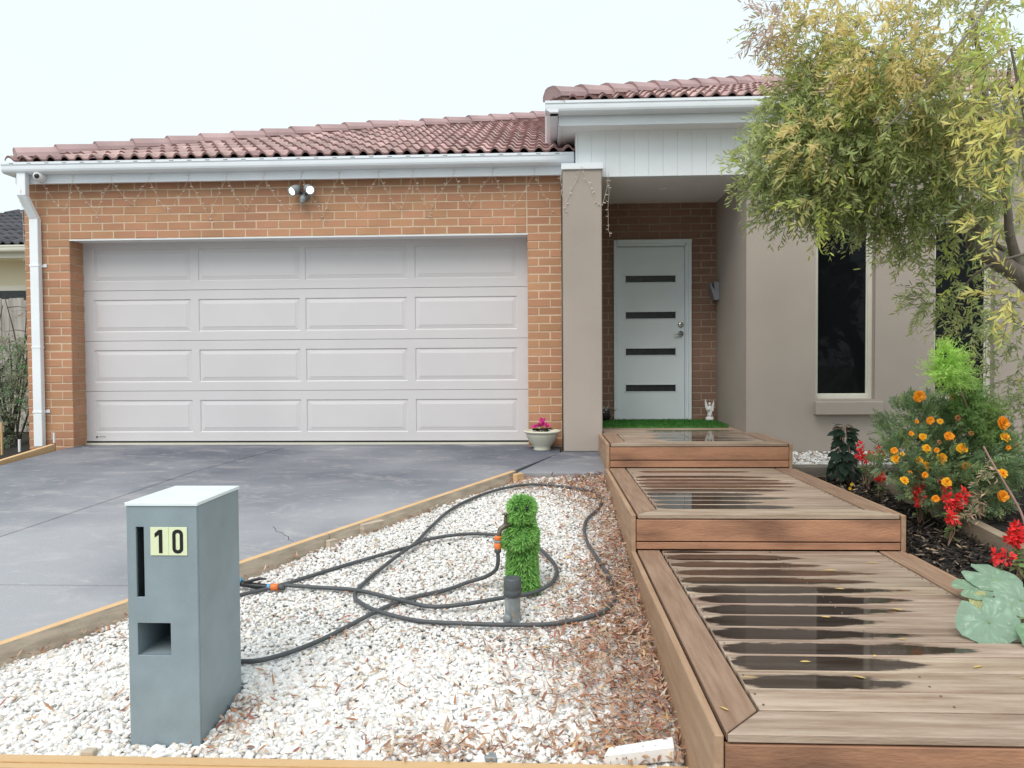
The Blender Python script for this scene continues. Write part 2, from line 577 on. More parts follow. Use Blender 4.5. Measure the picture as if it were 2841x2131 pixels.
# ground sheet to the horizon, everything else stands on or above it
gy = [-300, -30, 0, 2.5, 3.5, 4.6, 6.7, 8.0, 9.0, 30, 400]
gz = [-1.0, -1.0, -0.97, -0.80, -0.63, -0.50, -0.27, -0.17, -0.16, -0.16, -0.16]
gv, gf = [], []
for i, (y, z) in enumerate(zip(gy, gz)):
    gv += [(-300, y, z), (300, y, z)]
    if i:
        gf.append((2 * i - 2, 2 * i - 1, 2 * i + 1, 2 * i))
tag(MB().add(gv, gf).build('ground', M_ground), 'bare earth ground under the whole front garden', 'ground', kind='structure')
tag(MB().box(-40, 40, -14, -5, -0.99, -0.93).build('road', mat('asphalt', (0.05, 0.05, 0.052), 0.85, 0.2, 6, bump=0.4, bscale=120)),
    'asphalt street in front of the house', 'road', kind='structure')


tag(MB().box(-40, 40, -2.6, 1.2, -0.95, -0.90).build('bounce_slab', mat('bounce_slab_concrete', (0.46, 0.45, 0.43), 0.85, 0.12, 4, bump=0.3, bscale=120)),
    'unseen pale concrete slab added to bounce light onto the house front', 'bounce_slab', kind='structure')  # unseen pale paving added to bounce fill light onto facade, eaves and porch


def slab(name, poly, zf, thick, m, parent, cuts, bevel=0.006):
    bm = bmesh.new()
    f = bm.faces.new([bm.verts.new((x, y, 0)) for x, y in poly])
    for c in cuts:
        bmesh.ops.bisect_plane(bm, geom=list(bm.verts) + list(bm.edges) + list(bm.faces), plane_co=(0, c, 0), plane_no=(0, 1, 0))
    r = bmesh.ops.extrude_face_region(bm, geom=list(bm.faces))
    top = {v for v in r['geom'] if isinstance(v, bmesh.types.BMVert)}
    for v in bm.verts:
        v.co.z = zf(v.co.y) - (0 if v in top else thick)
    bmesh.ops.recalc_face_normals(bm, faces=bm.faces)
    es = [e for e in bm.edges if all(v in top for v in e.verts) and len(e.link_faces) == 2 and e.calc_face_angle(0) > 1.0]
    bmesh.ops.bevel(bm, geom=es, offset=bevel, segments=2, affect='EDGES', profile=0.5)
    me = bpy.data.meshes.new(name)
    bm.to_mesh(me)
    bm.free()
    me.materials.append(m)
    o = bpy.data.objects.new(name, me)
    COL.objects.link(o)
    o.parent = parent
    return o


# driveway with worn paint: its own concrete, pale scuffs and rust-brown stain
def drive_material():
    m = M_drive
    N, L = m.node_tree.nodes, m.node_tree.links
    b = N['Principled BSDF']
    src = b.inputs['Base Color'].links[0].from_socket
    g = N.new('ShaderNodeNewGeometry')
    # coating tone shifted along Y: darker by the garage, paler at the street end
    wr = next(n_ for n_ in N if n_.type == 'MAP_RANGE')
    nz = wr.inputs['Value'].links[0].from_socket
    sx_ = N.new('ShaderNodeSeparateXYZ')
    L.new(g.outputs['Position'], sx_.inputs[0])
    wy = N.new('ShaderNodeMapRange')
    wy.inputs['From Min'].default_value = 8.3
    wy.inputs['From Max'].default_value = 3.8
    wy.inputs['To Min'].default_value = -0.14
    wy.inputs['To Max'].default_value = 0.17
    L.new(sx_.outputs['Y'], wy.inputs['Value'])
    wa = N.new('ShaderNodeMath')
    wa.operation = 'ADD'
    L.new(nz, wa.inputs[0])
    L.new(wy.outputs[0], wa.inputs[1])
    L.new(wa.outputs[0], wr.inputs['Value'])
    mp = N.new('ShaderNodeMapping')
    mp.inputs['Scale'].default_value = (1.0, 2.2, 1)
    mp.inputs['Rotation'].default_value = (0, 0, 0.3)
    L.new(g.outputs['Position'], mp.inputs['Vector'])
    n = N.new('ShaderNodeTexNoise')
    n.inputs['Scale'].default_value = 1.7
    n.inputs['Detail'].default_value = 12
    n.inputs['Distortion'].default_value = 0.6
    n.inputs['Roughness'].default_value = 0.78
    L.new(mp.outputs[0], n.inputs['Vector'])
    r = N.new('ShaderNodeMapRange')
    r.inputs['From Min'].default_value = 0.52
    r.inputs['From Max'].default_value = 0.74
    r.inputs['To Max'].default_value = 0.7
    L.new(n.outputs['Fac'], r.inputs['Value'])
    mx_ = N.new('ShaderNodeMix')
    mx_.data_type = 'RGBA'
    mx_.inputs[7].default_value = (0.50, 0.47, 0.455, 1)
    f = N.new('ShaderNodeTexNoise')
    f.inputs['Scale'].default_value = 9.0
    f.inputs['Detail'].default_value = 10
    f.inputs['Roughness'].default_value = 0.7
    mp2 = N.new('ShaderNodeMapping')
    mp2.inputs['Scale'].default_value = (0.7, 2.6, 1)
    mp2.inputs['Rotation'].default_value = (0, 0, -0.35)
    L.new(g.outputs['Position'], mp2.inputs['Vector'])
    L.new(mp2.outputs[0], f.inputs['Vector'])
    fr = N.new('ShaderNodeMapRange')
    fr.inputs['From Min'].default_value = 0.60
    fr.inputs['From Max'].default_value = 0.70
    fr.inputs['To Max'].default_value = 0.8
    L.new(f.outputs['Fac'], fr.inputs['Value'])
    mxm = N.new('ShaderNodeMath')
    mxm.operation = 'MAXIMUM'
    L.new(r.outputs[0], mxm.inputs[0])
    L.new(fr.outputs[0], mxm.inputs[1])
    L.new(mxm.outputs[0], mx_.inputs[0])
    L.new(src, mx_.inputs[6])
    L.new(mx_.outputs[2], b.inputs['Base Color'])


drive_material()
drive = bpy.data.objects.new('driveway', None)
COL.objects.link(drive)
tag(drive, 'blue grey concrete driveway with worn paint and control joints', 'driveway', kind='structure')
slab('concrete_slab', [(-5.30, 1.0), (-4.28, 1.0), (-2.09, 4.2), (-5.22, 4.2)], z_drive, 0.1, M_drive, drive, [1.9, 2.7, 3.5])
slab('concrete_slab', [(-5.22, 4.212), (-3.936, 4.212), (-2.658, 8.40), (-5.14, 8.40)], z_drive, 0.1, M_drive, drive, [4.57, 5.3, 6, 6.73, 8.0])
slab('concrete_slab', [(-3.924, 4.212), (-2.08, 4.212), (-1.265, 5.40), (-0.315, 6.73), (0.135, 7.69), (0.16, 8.4), (-2.646, 8.40)], z_drive,
     0.1, M_drive, drive, [4.57, 5.3, 6, 6.73, 8.0])
MB().add([(-5.3, 1.0, -.80), (-4.28, 1.0, -.80), (-0.3, 6.73, -.145), (0.16, 8.3, -.075), (-5.15, 8.3, -.075)], [(0, 1, 2, 3, 4)]).build('joint_bed', M_dark, drive)
# a hairline crack running off the edging
cr = [(-1.90, 5.23), (-1.86, 5.17), (-1.84, 5.12), (-1.79, 5.10), (-1.76, 5.05), (-1.72, 5.02), (-1.70, 4.96), (-1.655, 4.93)]
mb = MB()
for (xa, ya), (xb, yb) in zip(cr[:-1], cr[1:]):
    wd = random.uniform(0.0008, 0.0028)
    mb.add([(xa - wd, ya, z_drive(ya) + .0025), (xa + wd, ya + wd, z_drive(ya) + .0025), (xb + wd, yb + wd, z_drive(yb) + .0025), (xb - wd, yb, z_drive(yb) + .0025)], [(0, 1, 2, 3)])
mb.build('crack', M_dark, drive)

landing = bpy.data.objects.new('concrete_landing', None)
COL.objects.link(landing)
tag(landing, 'small grey concrete landing at the foot of the rendered pillar', 'landing', kind='structure')
slab('concrete_slab', [(-0.262, 6.735), (0.53, 6.735), (0.55, 7.4), (0.55, 8.2), (0.17, 8.2), (0.17, 7.72)], lambda y: -0.02 + 0.079 * (min(y, 7.75) - 7.7) + 0.003,
     0.13, M_drive, landing, [7.0, 7.4, 7.75], bevel=0.014)

# ------------------------------------------------------------------ THE HOUSE
house = thing('brick_house', 'single storey brick house with white double garage door, pale front door and tiled roof', 'house', (-2.5, 8.1, 0))
YB = 8.10
BRK = {}


def brick_mesh(dx, dy, dz, m, front='-y'):
    key = (round(dx, 3), round(dy, 3), round(dz, 3), m.name, front)
    if key in BRK:
        return BRK[key]
    c = 0.004
    x, z = dx / 2, dz / 2
    vs = [(-x, dy, -z), (x, dy, -z), (x, dy, z), (-x, dy, z), (-x, c, -z), (x, c, -z), (x, c, z), (-x, c, z),
          (-x + c, 0, -z + c), (x - c, 0, -z + c), (x - c, 0, z - c), (-x + c, 0, z - c)]
    fs = [(8, 9, 10, 11), (4, 5, 9, 8), (5, 6, 10, 9), (6, 7, 11, 10), (7, 4, 8, 11), (0, 1, 5, 4), (1, 2, 6, 5), (2, 3, 7, 6), (3, 0, 4, 7), (1, 0, 3, 2)]
    me = bpy.data.meshes.new('brick')
    me.from_pydata(vs, [], fs)
    me.materials.append(m)
    BRK[key] = me
    return me


def lay_brick(wall, x0, x1, z0, yf, dy=0.03, dz=0.076, m=None):
    o = bpy.data.objects.new('brick', brick_mesh(x1 - x0, dy, dz, m or M_brick))
    COL.objects.link(o)
    o.parent = wall
    p = Vector(((x0 + x1) / 2, yf + random.uniform(-0.002, 0.002), z0 + dz / 2)) - wl(wall)
    o.location = p
    o.rotation_euler = (0, random.uniform(-0.003, 0.003), random.uniform(-0.004, 0.004))
    return o


JR = 0.003
# mortar body of the garage front: two piers and the lintel band, each a bed for its bricks
gwall = plate([-5.612, -5.128, -0.184, 0.165], [-0.12, 2.226, 2.86], {(1, 0)}, YB + JR, YB + 0.25).build('garage_wall', M_mortar, house)
CH = 0.086
Z0 = 2.232 - 27 * CH
for r in range(34):
    z = Z0 + r * CH
    if z + 0.076 > 2.86:
        break
    if r % 2 == 0:
        for a, b, dy in [(-5.62, -5.372, .1), (-5.362, -5.122, .11)]:
            lay_brick(gwall, a, b, z, YB, dy)
        lay_brick(gwall, -0.19, 0.04, z, YB, .11)
        lay_brick(gwall, 0.05, 0.162, z, YB, .05)
    else:
        for a, b, dy in [(-5.62, -5.492, .1), (-5.482, -5.242, .05), (-5.232, -5.122, .232)]:
            lay_brick(gwall, a, b, z, YB, dy)
        lay_brick(gwall, -0.19, -0.08, z, YB, .23)
        lay_brick(gwall, -0.07, 0.162, z, YB, .05)
    if r % 2 == 0 and z < 2.2:      # the return bricks of the left reveal
        o = bpy.data.objects.new('brick', brick_mesh(0.120, 0.05, 0.076, M_brick))
        COL.objects.link(o)
        o.parent = gwall
        o.rotation_euler = (0, 0, PI / 2)
        o.location = Vector((-5.122, YB + 0.122 + 0.06, z + 0.038)) - wl(gwall)
for r in range(7):
    z = 2.232 + r * CH
    x = -5.112 - (r % 2) * 0.12
    while x < -0.205:
        a, b = max(x, -5.112), min(x + 0.23, -0.202)
        if b - a > 0.05:
            lay_brick(gwall, a, b, z, YB)
        x += 0.24
MB().box(-5.128, -0.184, YB + 0.004, YB + 0.30, 2.2185, 2.2245).build('lintel_soffit', M_ceil, house)
MB().box(-5.128, -0.184, YB - 0.001, YB + 0.003, 2.212, 2.2245).build('lintel_angle', M_metal, house)
MB().box(-5.60, -5.40, YB + .25, 15, -.1, 2.9).build('side_wall', M_mortar, house)
MB().box(-0.20, 0.31, YB + .26, 9.25, -.1, 2.9).build('partition_wall', M_render, house)
MB().box(-5.4, 6.0, 14.8, 15, -.1, 2.9).build('rear_wall', M_mortar, house)

# garage door: four sections, each with four pressed raised panels
gd = plate([-5.20, -0.12], [-0.02, 2.30], set(), 8.375, 8.40).build('garage_door', M_gdoor, house)
YD = 8.35
pcols = [(-5.022, -3.92), (-3.83, -2.70), (-2.635, -1.515), (-1.425, -0.315)]
for k in range(4):
    z0 = 0.024 + k * 0.5575
    z1 = z0 + 0.5535
    xs = [-5.16]
    for a, b in pcols:
        xs += [a, b]
    xs += [-0.15]
    za, zb = z0 + 0.10, z1 - 0.10
    plate(xs, [z0, za, zb, z1], {(i, 1) for i in (1, 3, 5, 7)}, YD, YD + 0.024).build('door_section', M_gdoor, gd, bevel=0.002, weld=True)
    for a, b in pcols:
        rings = []
        for ins, dy in [(-0.001, 0.001), (0.007, 0.010), (0.044, 0.0035), (0.047, 0.0035), (0.050, 0.001)]:
            rings.append([(a + ins, YD + dy, za + ins), (b - ins, YD + dy, za + ins), (b - ins, YD + dy, zb - ins), (a + ins, YD + dy, zb - ins)])
        vs = [p for r_ in rings for p in r_]
        fs = [(4 * i + j, 4 * i + (j + 1) % 4, 4 * i + 4 + (j + 1) % 4, 4 * i + 4 + j) for i in range(4) for j in range(4)] + [(16, 17, 18, 19)]
        MB().add(vs, fs).build('raised_panel', M_gdoor, gd)
solid('bottom_seal', M_seal, gd, -5.16, -0.15, YD - .004, YD + .02, 0.004, 0.023)
solid('threshold_strip', M_pot, house, -5.15, -0.16, YD - 0.03, YD + .05, -0.05, 0.006)
mb = MB().box(-5.025, -4.905, YD - .0012, YD - .0002, 0.058, 0.083)
mb.box(-5.022, -5.000, YD - .0022, YD - .0013, 0.061, 0.080, 1)
for x in np.arange(-4.993, -4.92, 0.009):
    mb.box(x, x + random.uniform(.004, .008), YD - .0022, YD - .0013, 0.069, 0.069 + random.uniform(.006, .010), 1)
mb.build('maker_sticker', [M_plate if False else M_gdoor, M_dgreyp], gd)

# fascia, gutter, downpipe
solid('fascia_board', M_metal, house, -5.62, 0.30, 7.98, 8.02, 2.80, 2.93)


def gutter_profile(yf, z):
    yb = yf + 0.118
    return [(yb, z), (yf + .05, z), (yf + .030, z + .004), (yf + .014, z + .016), (yf + .006, z + .034), (yf + .004, z + .055), (yf + .004, z + .080), (yf - .004, z + .084),
            (yf - .004, z + .108), (yf + .008, z + .112), (yf + .012, z + .104), (yf + .012, z + .05), (yf + .04, z + .014), (yb - .006, z + .014), (yb - .006, z + .10), (yb, z + .10)]


gut = MB().extrude_x(gutter_profile(7.86, 2.89), -5.695, 0.292, sm=False).build('gutter', M_metal, house)
mb = MB()
for x in np.arange(-5.6, 0.25, 0.19):
    mb.box(x, x + 0.045, 7.8545, 7.8575, 2.981, 2.989)
mb.build('overflow_slots', M_greyp, gut)
MB().box(-5.695, -5.58, 7.98, 14.8, 2.89, 3.0).build('side_gutter', M_metal, house)
dpipe = MB().box(-5.515, -5.42, 8.02, 8.085, 0.0, 2.44)
dpipe.add([(-5.515, 8.02, 2.44), (-5.42, 8.02, 2.44), (-5.42, 8.085, 2.44), (-5.515, 8.085, 2.44),
           (-5.55, 7.89, 2.66), (-5.455, 7.89, 2.66), (-5.455, 7.955, 2.66), (-5.55, 7.955, 2.66)],
          [(0, 1, 5, 4), (1, 2, 6, 5), (2, 3, 7, 6), (3, 0, 4, 7)])
dpipe.box(-5.55, -5.455, 7.89, 7.955, 2.66, 2.90)
dpipe = dpipe.build('downpipe', M_clad, house, bevel=0.004)
for z in (1.93, 0.36):
    MB().box(-5.52, -5.415, 8.016, 8.09, z, z + .022).box(-5.415, -5.375, 8.088, 8.096, z - .002, z + .034).build('pipe_bracket', M_clad, dpipe, bevel=0.002)
solid('joint_collar', M_clad, dpipe, -5.518, -5.417, 8.017, 8.088, 1.06, 1.075)

# pillar and porch
solid('pillar', M_render, house, 0.175, 0.556, 7.652, 8.30, -0.02, 2.77, bevel=0.008)
solid('pillar_cap', M_clad, house, 0.160, 0.570, 7.632, 8.2, 2.768, 2.826, bevel=0.003)
solid('porch_floor', M_drive, house, 0.30, 2.0, 8.25, 9.3, -0.1, 0.148)
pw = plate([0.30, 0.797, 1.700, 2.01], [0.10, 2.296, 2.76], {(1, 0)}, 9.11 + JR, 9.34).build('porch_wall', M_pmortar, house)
pb = MB()
rows = []
zb0 = 0.166
for r in range(31):
    z = zb0 + r * CH
    segs = []
    x = 0.50 - (r % 2) * 0.12
    while x < 2.0:
        segs.append((x, x + 0.23))
        x += 0.24
    for a, b in segs:
        a, b = max(a, 0.5), min(b, 1.992)
        if z < 2.29:
            for lo, hi in ((0.5, 0.795), (1.703, 1.992)):
                aa, bb = max(a, lo), min(b, hi)
                if bb - aa > 0.04:
                    rows.append((aa, bb, z))
        elif b - a > 0.04:
            rows.append((a, b, z))
for a, b, z in rows:
    if z + .076 > 2.75:
        continue
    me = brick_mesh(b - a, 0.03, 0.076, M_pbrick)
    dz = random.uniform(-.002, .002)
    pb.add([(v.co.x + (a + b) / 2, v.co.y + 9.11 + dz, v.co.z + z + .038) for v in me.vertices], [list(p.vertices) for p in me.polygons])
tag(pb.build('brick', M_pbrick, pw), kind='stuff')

fdf = MB().box(0.797, 0.836, 9.075, 9.2, 0.15, 2.296).box(1.628, 1.700, 9.115, 9.2, 0.15, 2.296).box(0.836, 1.628, 9.075, 9.2, 2.226, 2.296)
fdf.box(1.640, 1.700, 9.095, 9.115, 0.15, 2.296).box(1.664, 1.700, 9.072, 9.095, 0.15, 2.296).box(0.836, 1.70, 9.06, 9.075, 2.25, 2.296)
fdf.build('door_frame', M_fdoor, house, bevel=0.003)
gz = [(0.515, 0.607), (0.944, 1.036), (1.374, 1.466), (1.80, 1.892)]
zs = [0.190]
for a, b in gz:
    zs += [a, b]
zs.append(2.224)
fd = plate([0.839, 0.934, 1.532, 1.626], zs, {(1, 1), (1, 3), (1, 5), (1, 7)}, 9.145, 9.185).build('front_door', M_fdoor, house, weld=True, bevel=0.0015)
for a, b in gz:
    solid('glass_strip', M_dglass, fd, 0.932, 1.534, 9.160, 9.166, a - .002, b + .002)
    MB().box(.934, 1.532, 9.139, 9.158, a, a + .007).box(.934, 1.532, 9.139, 9.158, b - .007, b).box(.934, .941, 9.139, 9.158, a, b).box(1.525, 1.532, 9.139, 9.158, a, b).build('glazing_bead', M_fdoor, fd)
MB().lathe([(0, 0), (.034, 0), (.034, .008), (.026, .016), (.012, .018), (0, .018)], (1.584, 9.145, 1.303), 20, axis=(0, -1, 0)).build('deadlock', M_chrome, fd)
hd = MB().lathe([(0, 0), (.033, 0), (.033, .008), (.014, .014), (.011, .045), (0, .045)], (1.584, 9.145, 1.200), 20, axis=(0, -1, 0))
hd.tube([(1.584, 9.105, 1.200), (1.55, 9.098, 1.198), (1.50, 9.100, 1.196)], [.011, .010, .007], 8)
hd.build('lever_handle', M_chrome, fd)
solid('door_sill', M_dark, house, 0.80, 1.70, 9.06, 9.2, 0.149, 0.186)
solid('porch_ceiling', M_ceil, house, 0.40, 2.02, 7.79, 9.2, 2.725, 2.75)
MB().lathe([(0, 0), (.05, 0), (.052, .006), (.04, .008), (0, .006)], (1.27, 8.35, 2.724), 20, axis=(0, 0, -1)).build('downlight', M_clad, house)

# right rendered wing with two tall windows
XW = [2.02, 2.665, 3.246, 3.815, 4.395, 6.2]
plate(XW, [-0.25, 0.487, 2.28, 3.17], {(1, 1), (3, 1)}, 7.75, 7.98).build('rendered_wall', M_render, house, weld=True)
MB().box(1.99, 2.02, 7.752, 9.2, -.2, 2.76).box(2.02, 2.2, 7.98, 9.2, -.2, 2.76).build('porch_side_wall', M_render, house)
for x0, x1 in ((2.665, 3.246), (3.815, 4.395)):
    wf = plate([x0, x0 + .040, x1 - .040, x1], [0.487, 0.527, 2.235, 2.28], {(1, 1)}, 7.822, 7.88).build('window_frame', M_frame, house, weld=True, bevel=0.003)
    plate([x0 + .040, x0 + .054, x1 - .054, x1 - .040], [0.527, 0.541, 2.221, 2.235], {(1, 1)}, 7.838, 7.87).build('sash', M_frame, wf, weld=True, bevel=0.002)
    solid('pane', M_glass, wf, x0 + .05, x1 - .05, 7.853, 7.861, 0.537, 2.225)
    solid('sill_block', M_render, house, x0 - .012, x1 + .062, 7.685, 7.752, 0.336, 0.466, bevel=0.006)
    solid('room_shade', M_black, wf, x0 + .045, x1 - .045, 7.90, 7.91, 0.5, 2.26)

# white cladding over the porch, board by board
clad_wall = solid('clad_wall', M_metal, house, 0.325, 2.6, 7.785, 7.85, 2.72, 3.20)
x = 0.319
i = 0
while x < 2.55:
    wd = 0.142
    y = 7.750 + (0.0 if i < 6 else -0.003)
    MB().box(x + .0006, x + wd - .0006, y, 7.784, 2.715, 3.172).build('cladding_board', M_clad, clad_wall, bevel=0.0018)
    x += wd
    i += 1
solid('corner_trim', M_clad, house, 0.306, 0.319, 7.74, 9.6, 2.72, 3.172)

# upper eave
solid('upper_fascia', M_metal, house, 0.133, 6.3, 7.50, 7.53, 3.152, 3.29)
MB().box(0.133, 0.16, 7.53, 9.6, 3.152, 3.29).build('return_fascia', M_metal, house)
solid('eave_soffit', M_ceil, house, 0.16, 6.3, 7.53, 7.80, 3.166, 3.174)
solid('return_soffit', M_ceil, house, 0.16, 0.318, 7.80, 9.6, 3.166, 3.174)
MB().extrude_x(gutter_profile(7.37, 3.243), 0.004, 6.3).build('upper_gutter', M_metal, house)
MB().extrude_y([(0.128, 3.243), (0.05, 3.243), (0.02, 3.262), (0.008, 3.30), (0.002, 3.33), (0.002, 3.353), (0.012, 3.355), (0.128, 3.34)], 7.376, 9.6).build('return_gutter', M_metal, house)

# ---- tiled roofs
TH = math.radians(21.2)
ST, CT = math.sin(TH), math.cos(TH)


def tile_verts():
    """one two-roll concrete tile: x across .30, y up the slope .40"""
    xs = np.linspace(0, 0.30, 17)
    prof = []
    for x_ in xs:
        q = (x_ % 0.15) / 0.15
        h = 0.040 * math.sin(PI * q / 0.62) if q < 0.62 else -0.004 * math.sin(PI * (q - .62) / .38)
        prof.append(h)
    n = len(xs)
    v = [(x_, 0, h + .034) for x_, h in zip(xs, prof)] + [(x_, .40, h + .006) for x_, h in zip(xs, prof)] + [(x_, 0, h + .011) for x_, h in zip(xs, prof)]
    f = [(i, i + 1, n + i + 1, n + i) for i in range(n - 1)] + [(2 * n + i, 2 * n + i + 1, i + 1, i) for i in range(n - 1)]
    return v, f


TV, TF = tile_verts()


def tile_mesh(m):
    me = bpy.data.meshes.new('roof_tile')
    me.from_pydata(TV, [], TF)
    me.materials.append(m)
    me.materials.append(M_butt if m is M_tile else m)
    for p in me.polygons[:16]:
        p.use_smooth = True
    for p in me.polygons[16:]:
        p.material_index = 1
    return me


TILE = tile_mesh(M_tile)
DTILE = tile_mesh(M_dtile)


def tile_roof(roof, org, lines, umax, vmax, me, m, limit, th=TH):
    """lay tiles on the plane through org; lines: [(u0,v0,u1,v1)...] upper boundary left to right in (u,v)"""
    st, ct = math.sin(th), math.cos(th)
    org = Vector(org)
    base = wl(roof)
    top = lambda u: next((v0 + (v1 - v0) * (u - u0) / (u1 - u0) for u0, v0, u1, v1 in lines if u0 <= u <= u1), -1 if u < lines[0][0] else lines[-1][3])
    rest, cnt = MB(), 0
    r = 0
    while r * 0.32 < vmax:
        v0 = r * 0.32
        u = -0.3 + (0.15 if r % 2 else 0.0)
        while u < umax:
            cor = [(u, v0), (u + .3, v0), (u, v0 + .34), (u + .3, v0 + .34)]
            ins = [vv < top(uu) for uu, vv in cor]
            if any(ins) or v0 + .1 < top(u + .15):
                P = org + Vector((u, ct * v0, st * v0))
                if all(ins) and cnt < limit:
                    o = bpy.data.objects.new('roof_tile', me)
                    COL.objects.link(o)
                    o.parent = roof
                    o.location = P - base
                    o.rotation_euler = (th + random.uniform(-.006, .006), random.uniform(-.01, .01), random.uniform(-.006, .006))
                    cnt += 1
                else:
                    bm = bmesh.new()
                    vs = [bm.verts.new(t_) for t_ in TV]
                    for f in TF:
                        bm.faces.new([vs[i] for i in f])
                    if not all(ins):
                        for u0, v0_, u1, v1_ in lines:
                            if u0 - .35 < u + .15 < u1 + .35 and not all(vv < v0_ + (v1_ - v0_) * (uu - u0) / (u1 - u0) for uu, vv in cor):
                                if u0 - .05 < u + .15 < u1 + .05:
                                    nn = Vector((-(v1_ - v0_), (u1 - u0), 0)).normalized()
                                    bmesh.ops.bisect_plane(bm, geom=list(bm.verts) + list(bm.edges) + list(bm.faces), plane_co=(u0 - u, v0_ - v0, 0), plane_no=nn, clear_outer=True)
                    bm.verts.index_update()
                    vv = [(P.x + t_.co.x, P.y + ct * t_.co.y - st * t_.co.z, P.z + st * t_.co.y + ct * t_.co.z) for t_ in bm.verts]
                    ff = [[q.index for q in f.verts] for f in bm.faces]
                    bm.normal_update()
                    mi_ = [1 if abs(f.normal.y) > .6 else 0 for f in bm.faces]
                    if ff:
                        if cnt < limit:
                            mbt = MB().add(vv, ff)
                            mbt.mi = mi_
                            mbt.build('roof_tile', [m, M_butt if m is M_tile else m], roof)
                            cnt += 1
                        else:
                            rest.add(vv, ff)
                            rest.mi[-len(mi_):] = mi_
                    bm.free()
            u += 0.30
        r += 1
    if rest.f:
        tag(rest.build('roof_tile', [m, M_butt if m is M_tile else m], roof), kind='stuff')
    return cnt


def cap_run(roof, a, b, m, up=Vector((0, -0.36, 0.93)), wdt=0.12, hgt=0.082, step=0.39):
    """overlapping ridge caps from a up to b"""
    a, b = Vector(a), Vector(b)
    d = (b - a)
    L = d.length
    d.normalize()
    sd = d.cross(Vector((0, 0, 1))).normalized()
    upv = sd.cross(d).normalized()
    n = max(1, int(round(L / step)))
    mb2 = MB()
    for i in range(n):
        p0 = a + d * (L * i / n - 0.03)
        p1 = a + d * (L * (i + 1) / n + 0.03)
        ring = []
        for p, k, lift in ((p0, 1.06, 0.020), (p1, 0.97, -0.006)):
            for q, h in ((-1, -0.35), (-0.92, 0.15), (-0.55, 0.80), (-0.28, 0.97), (0.28, 0.97), (0.55, 0.80), (0.92, 0.15), (1, -0.35)):
                ring.append(p + sd * (q * wdt * k) + upv * (h * hgt * k + lift))
        for p, k, lift in ((p0, 1.0, 0.012),):
            for q, h in ((-1, -0.35), (-0.92, 0.15), (-0.55, 0.80), (-0.28, 0.97), (0.28, 0.97), (0.55, 0.80), (0.92, 0.15), (1, -0.35)):
                ring.append(p + d * .004 + sd * (q * wdt * k * .86) + upv * (h * hgt * k * .8 + lift))
        fs = [(j, j + 1, 8 + j + 1, 8 + j) for j in range(7)] + [(16 + j, 16 + j + 1, j + 1, j) for j in range(7)]
        if i == 0:
            fs.append(tuple(range(16, 24)))
        MB().add(ring, fs).build('ridge_cap', m, roof)
    q0, q1 = a - upv * .07, b - upv * .07
    mb2.add([q0 - sd * wdt, q0 + sd * wdt, q0 + sd * wdt * .8 + upv * .09, q0 - sd * wdt * .8 + upv * .09,
             q1 - sd * wdt, q1 + sd * wdt, q1 + sd * wdt * .8 + upv * .09, q1 - sd * wdt * .8 + upv * .09],
            [(0, 1, 2, 3), (7, 6, 5, 4), (0, 4, 5, 1), (1, 5, 6, 2), (2, 6, 7, 3), (3, 7, 4, 0)])
    mb2.build('cap_bedding', M_bed, roof)


gO = Vector((-5.66, 7.885, 3.0))
A_, B_, C_ = Vector((-2.153, 11.052, 4.23)), Vector((-1.785, 11.052, 4.23)), Vector((0.45, 12.55, 4.81))
uv = lambda P, O: (P.x - O.x, (P.y - O.y) / CT)
a_, b_, c_ = uv(A_, gO), uv(B_, gO), uv(C_, gO)
groof = MB().add([gO, (0.45, 7.885, 3.0), C_, B_, A_], [(0, 1, 2, 3, 4)]).add([gO, A_, (-2.6, 14.8, 4.1), (-5.66, 14.8, 3.0)], [(0, 1, 2, 3)]).build('roof', M_sark, house)
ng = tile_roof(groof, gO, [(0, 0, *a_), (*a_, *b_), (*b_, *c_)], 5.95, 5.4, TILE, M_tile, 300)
cap_run(groof, gO + Vector((.09, .09, .075)), A_ + Vector((0, 0, .05)), M_cap)
cap_run(groof, A_ + Vector((0.1, 0, .03)), B_ + Vector((0.05, 0, .03)), M_cap, step=.35)
cap_run(groof, B_ + Vector((0.05, 0.02, .05)), C_ + Vector((0, 0, .05)), M_cap)
uO = Vector((0.07, 7.415, 3.35))
PK = uO + Vector((2.75, 2.75, 2.75 * ST / CT))
RG = PK + Vector((3.2, 0, 0))
uroof = MB().add([uO, (6.3, 7.415, 3.35), RG, PK], [(0, 1, 2, 3)]).add([uO, PK, (2.82, 13, 4.4), (0.07, 13, 3.35)], [(0, 1, 2, 3)]).build('upper_roof', M_sark, house)
u_a, u_b = uv(PK, uO), uv(RG, uO)
nu = tile_roof(uroof, uO, [(0, 0, *u_a), (*u_a, *u_b), (*u_b, 6.23, 0)], 6.23, 3.2, TILE, M_tile, max(60, 300 - ng))
cap_run(uroof, uO + Vector((.02, .02, .05)), PK + Vector((0, 0, .05)), M_cap)
cap_run(uroof, PK + Vector((.05, 0, .04)), RG + Vector((0, 0, .04)), M_cap)
cap_run(uroof, (6.28, 7.435, 3.40), RG + Vector((0, 0, .05)), M_cap)
print('tiles', ng, nu, 'bricks', sum(1 for o_ in COL.objects if o_.name.startswith('brick')))

# ------------------------------------------------------------------ stepped timber platforms
PLAT_G = 'stepped timber platforms leading to the door'
YP = []


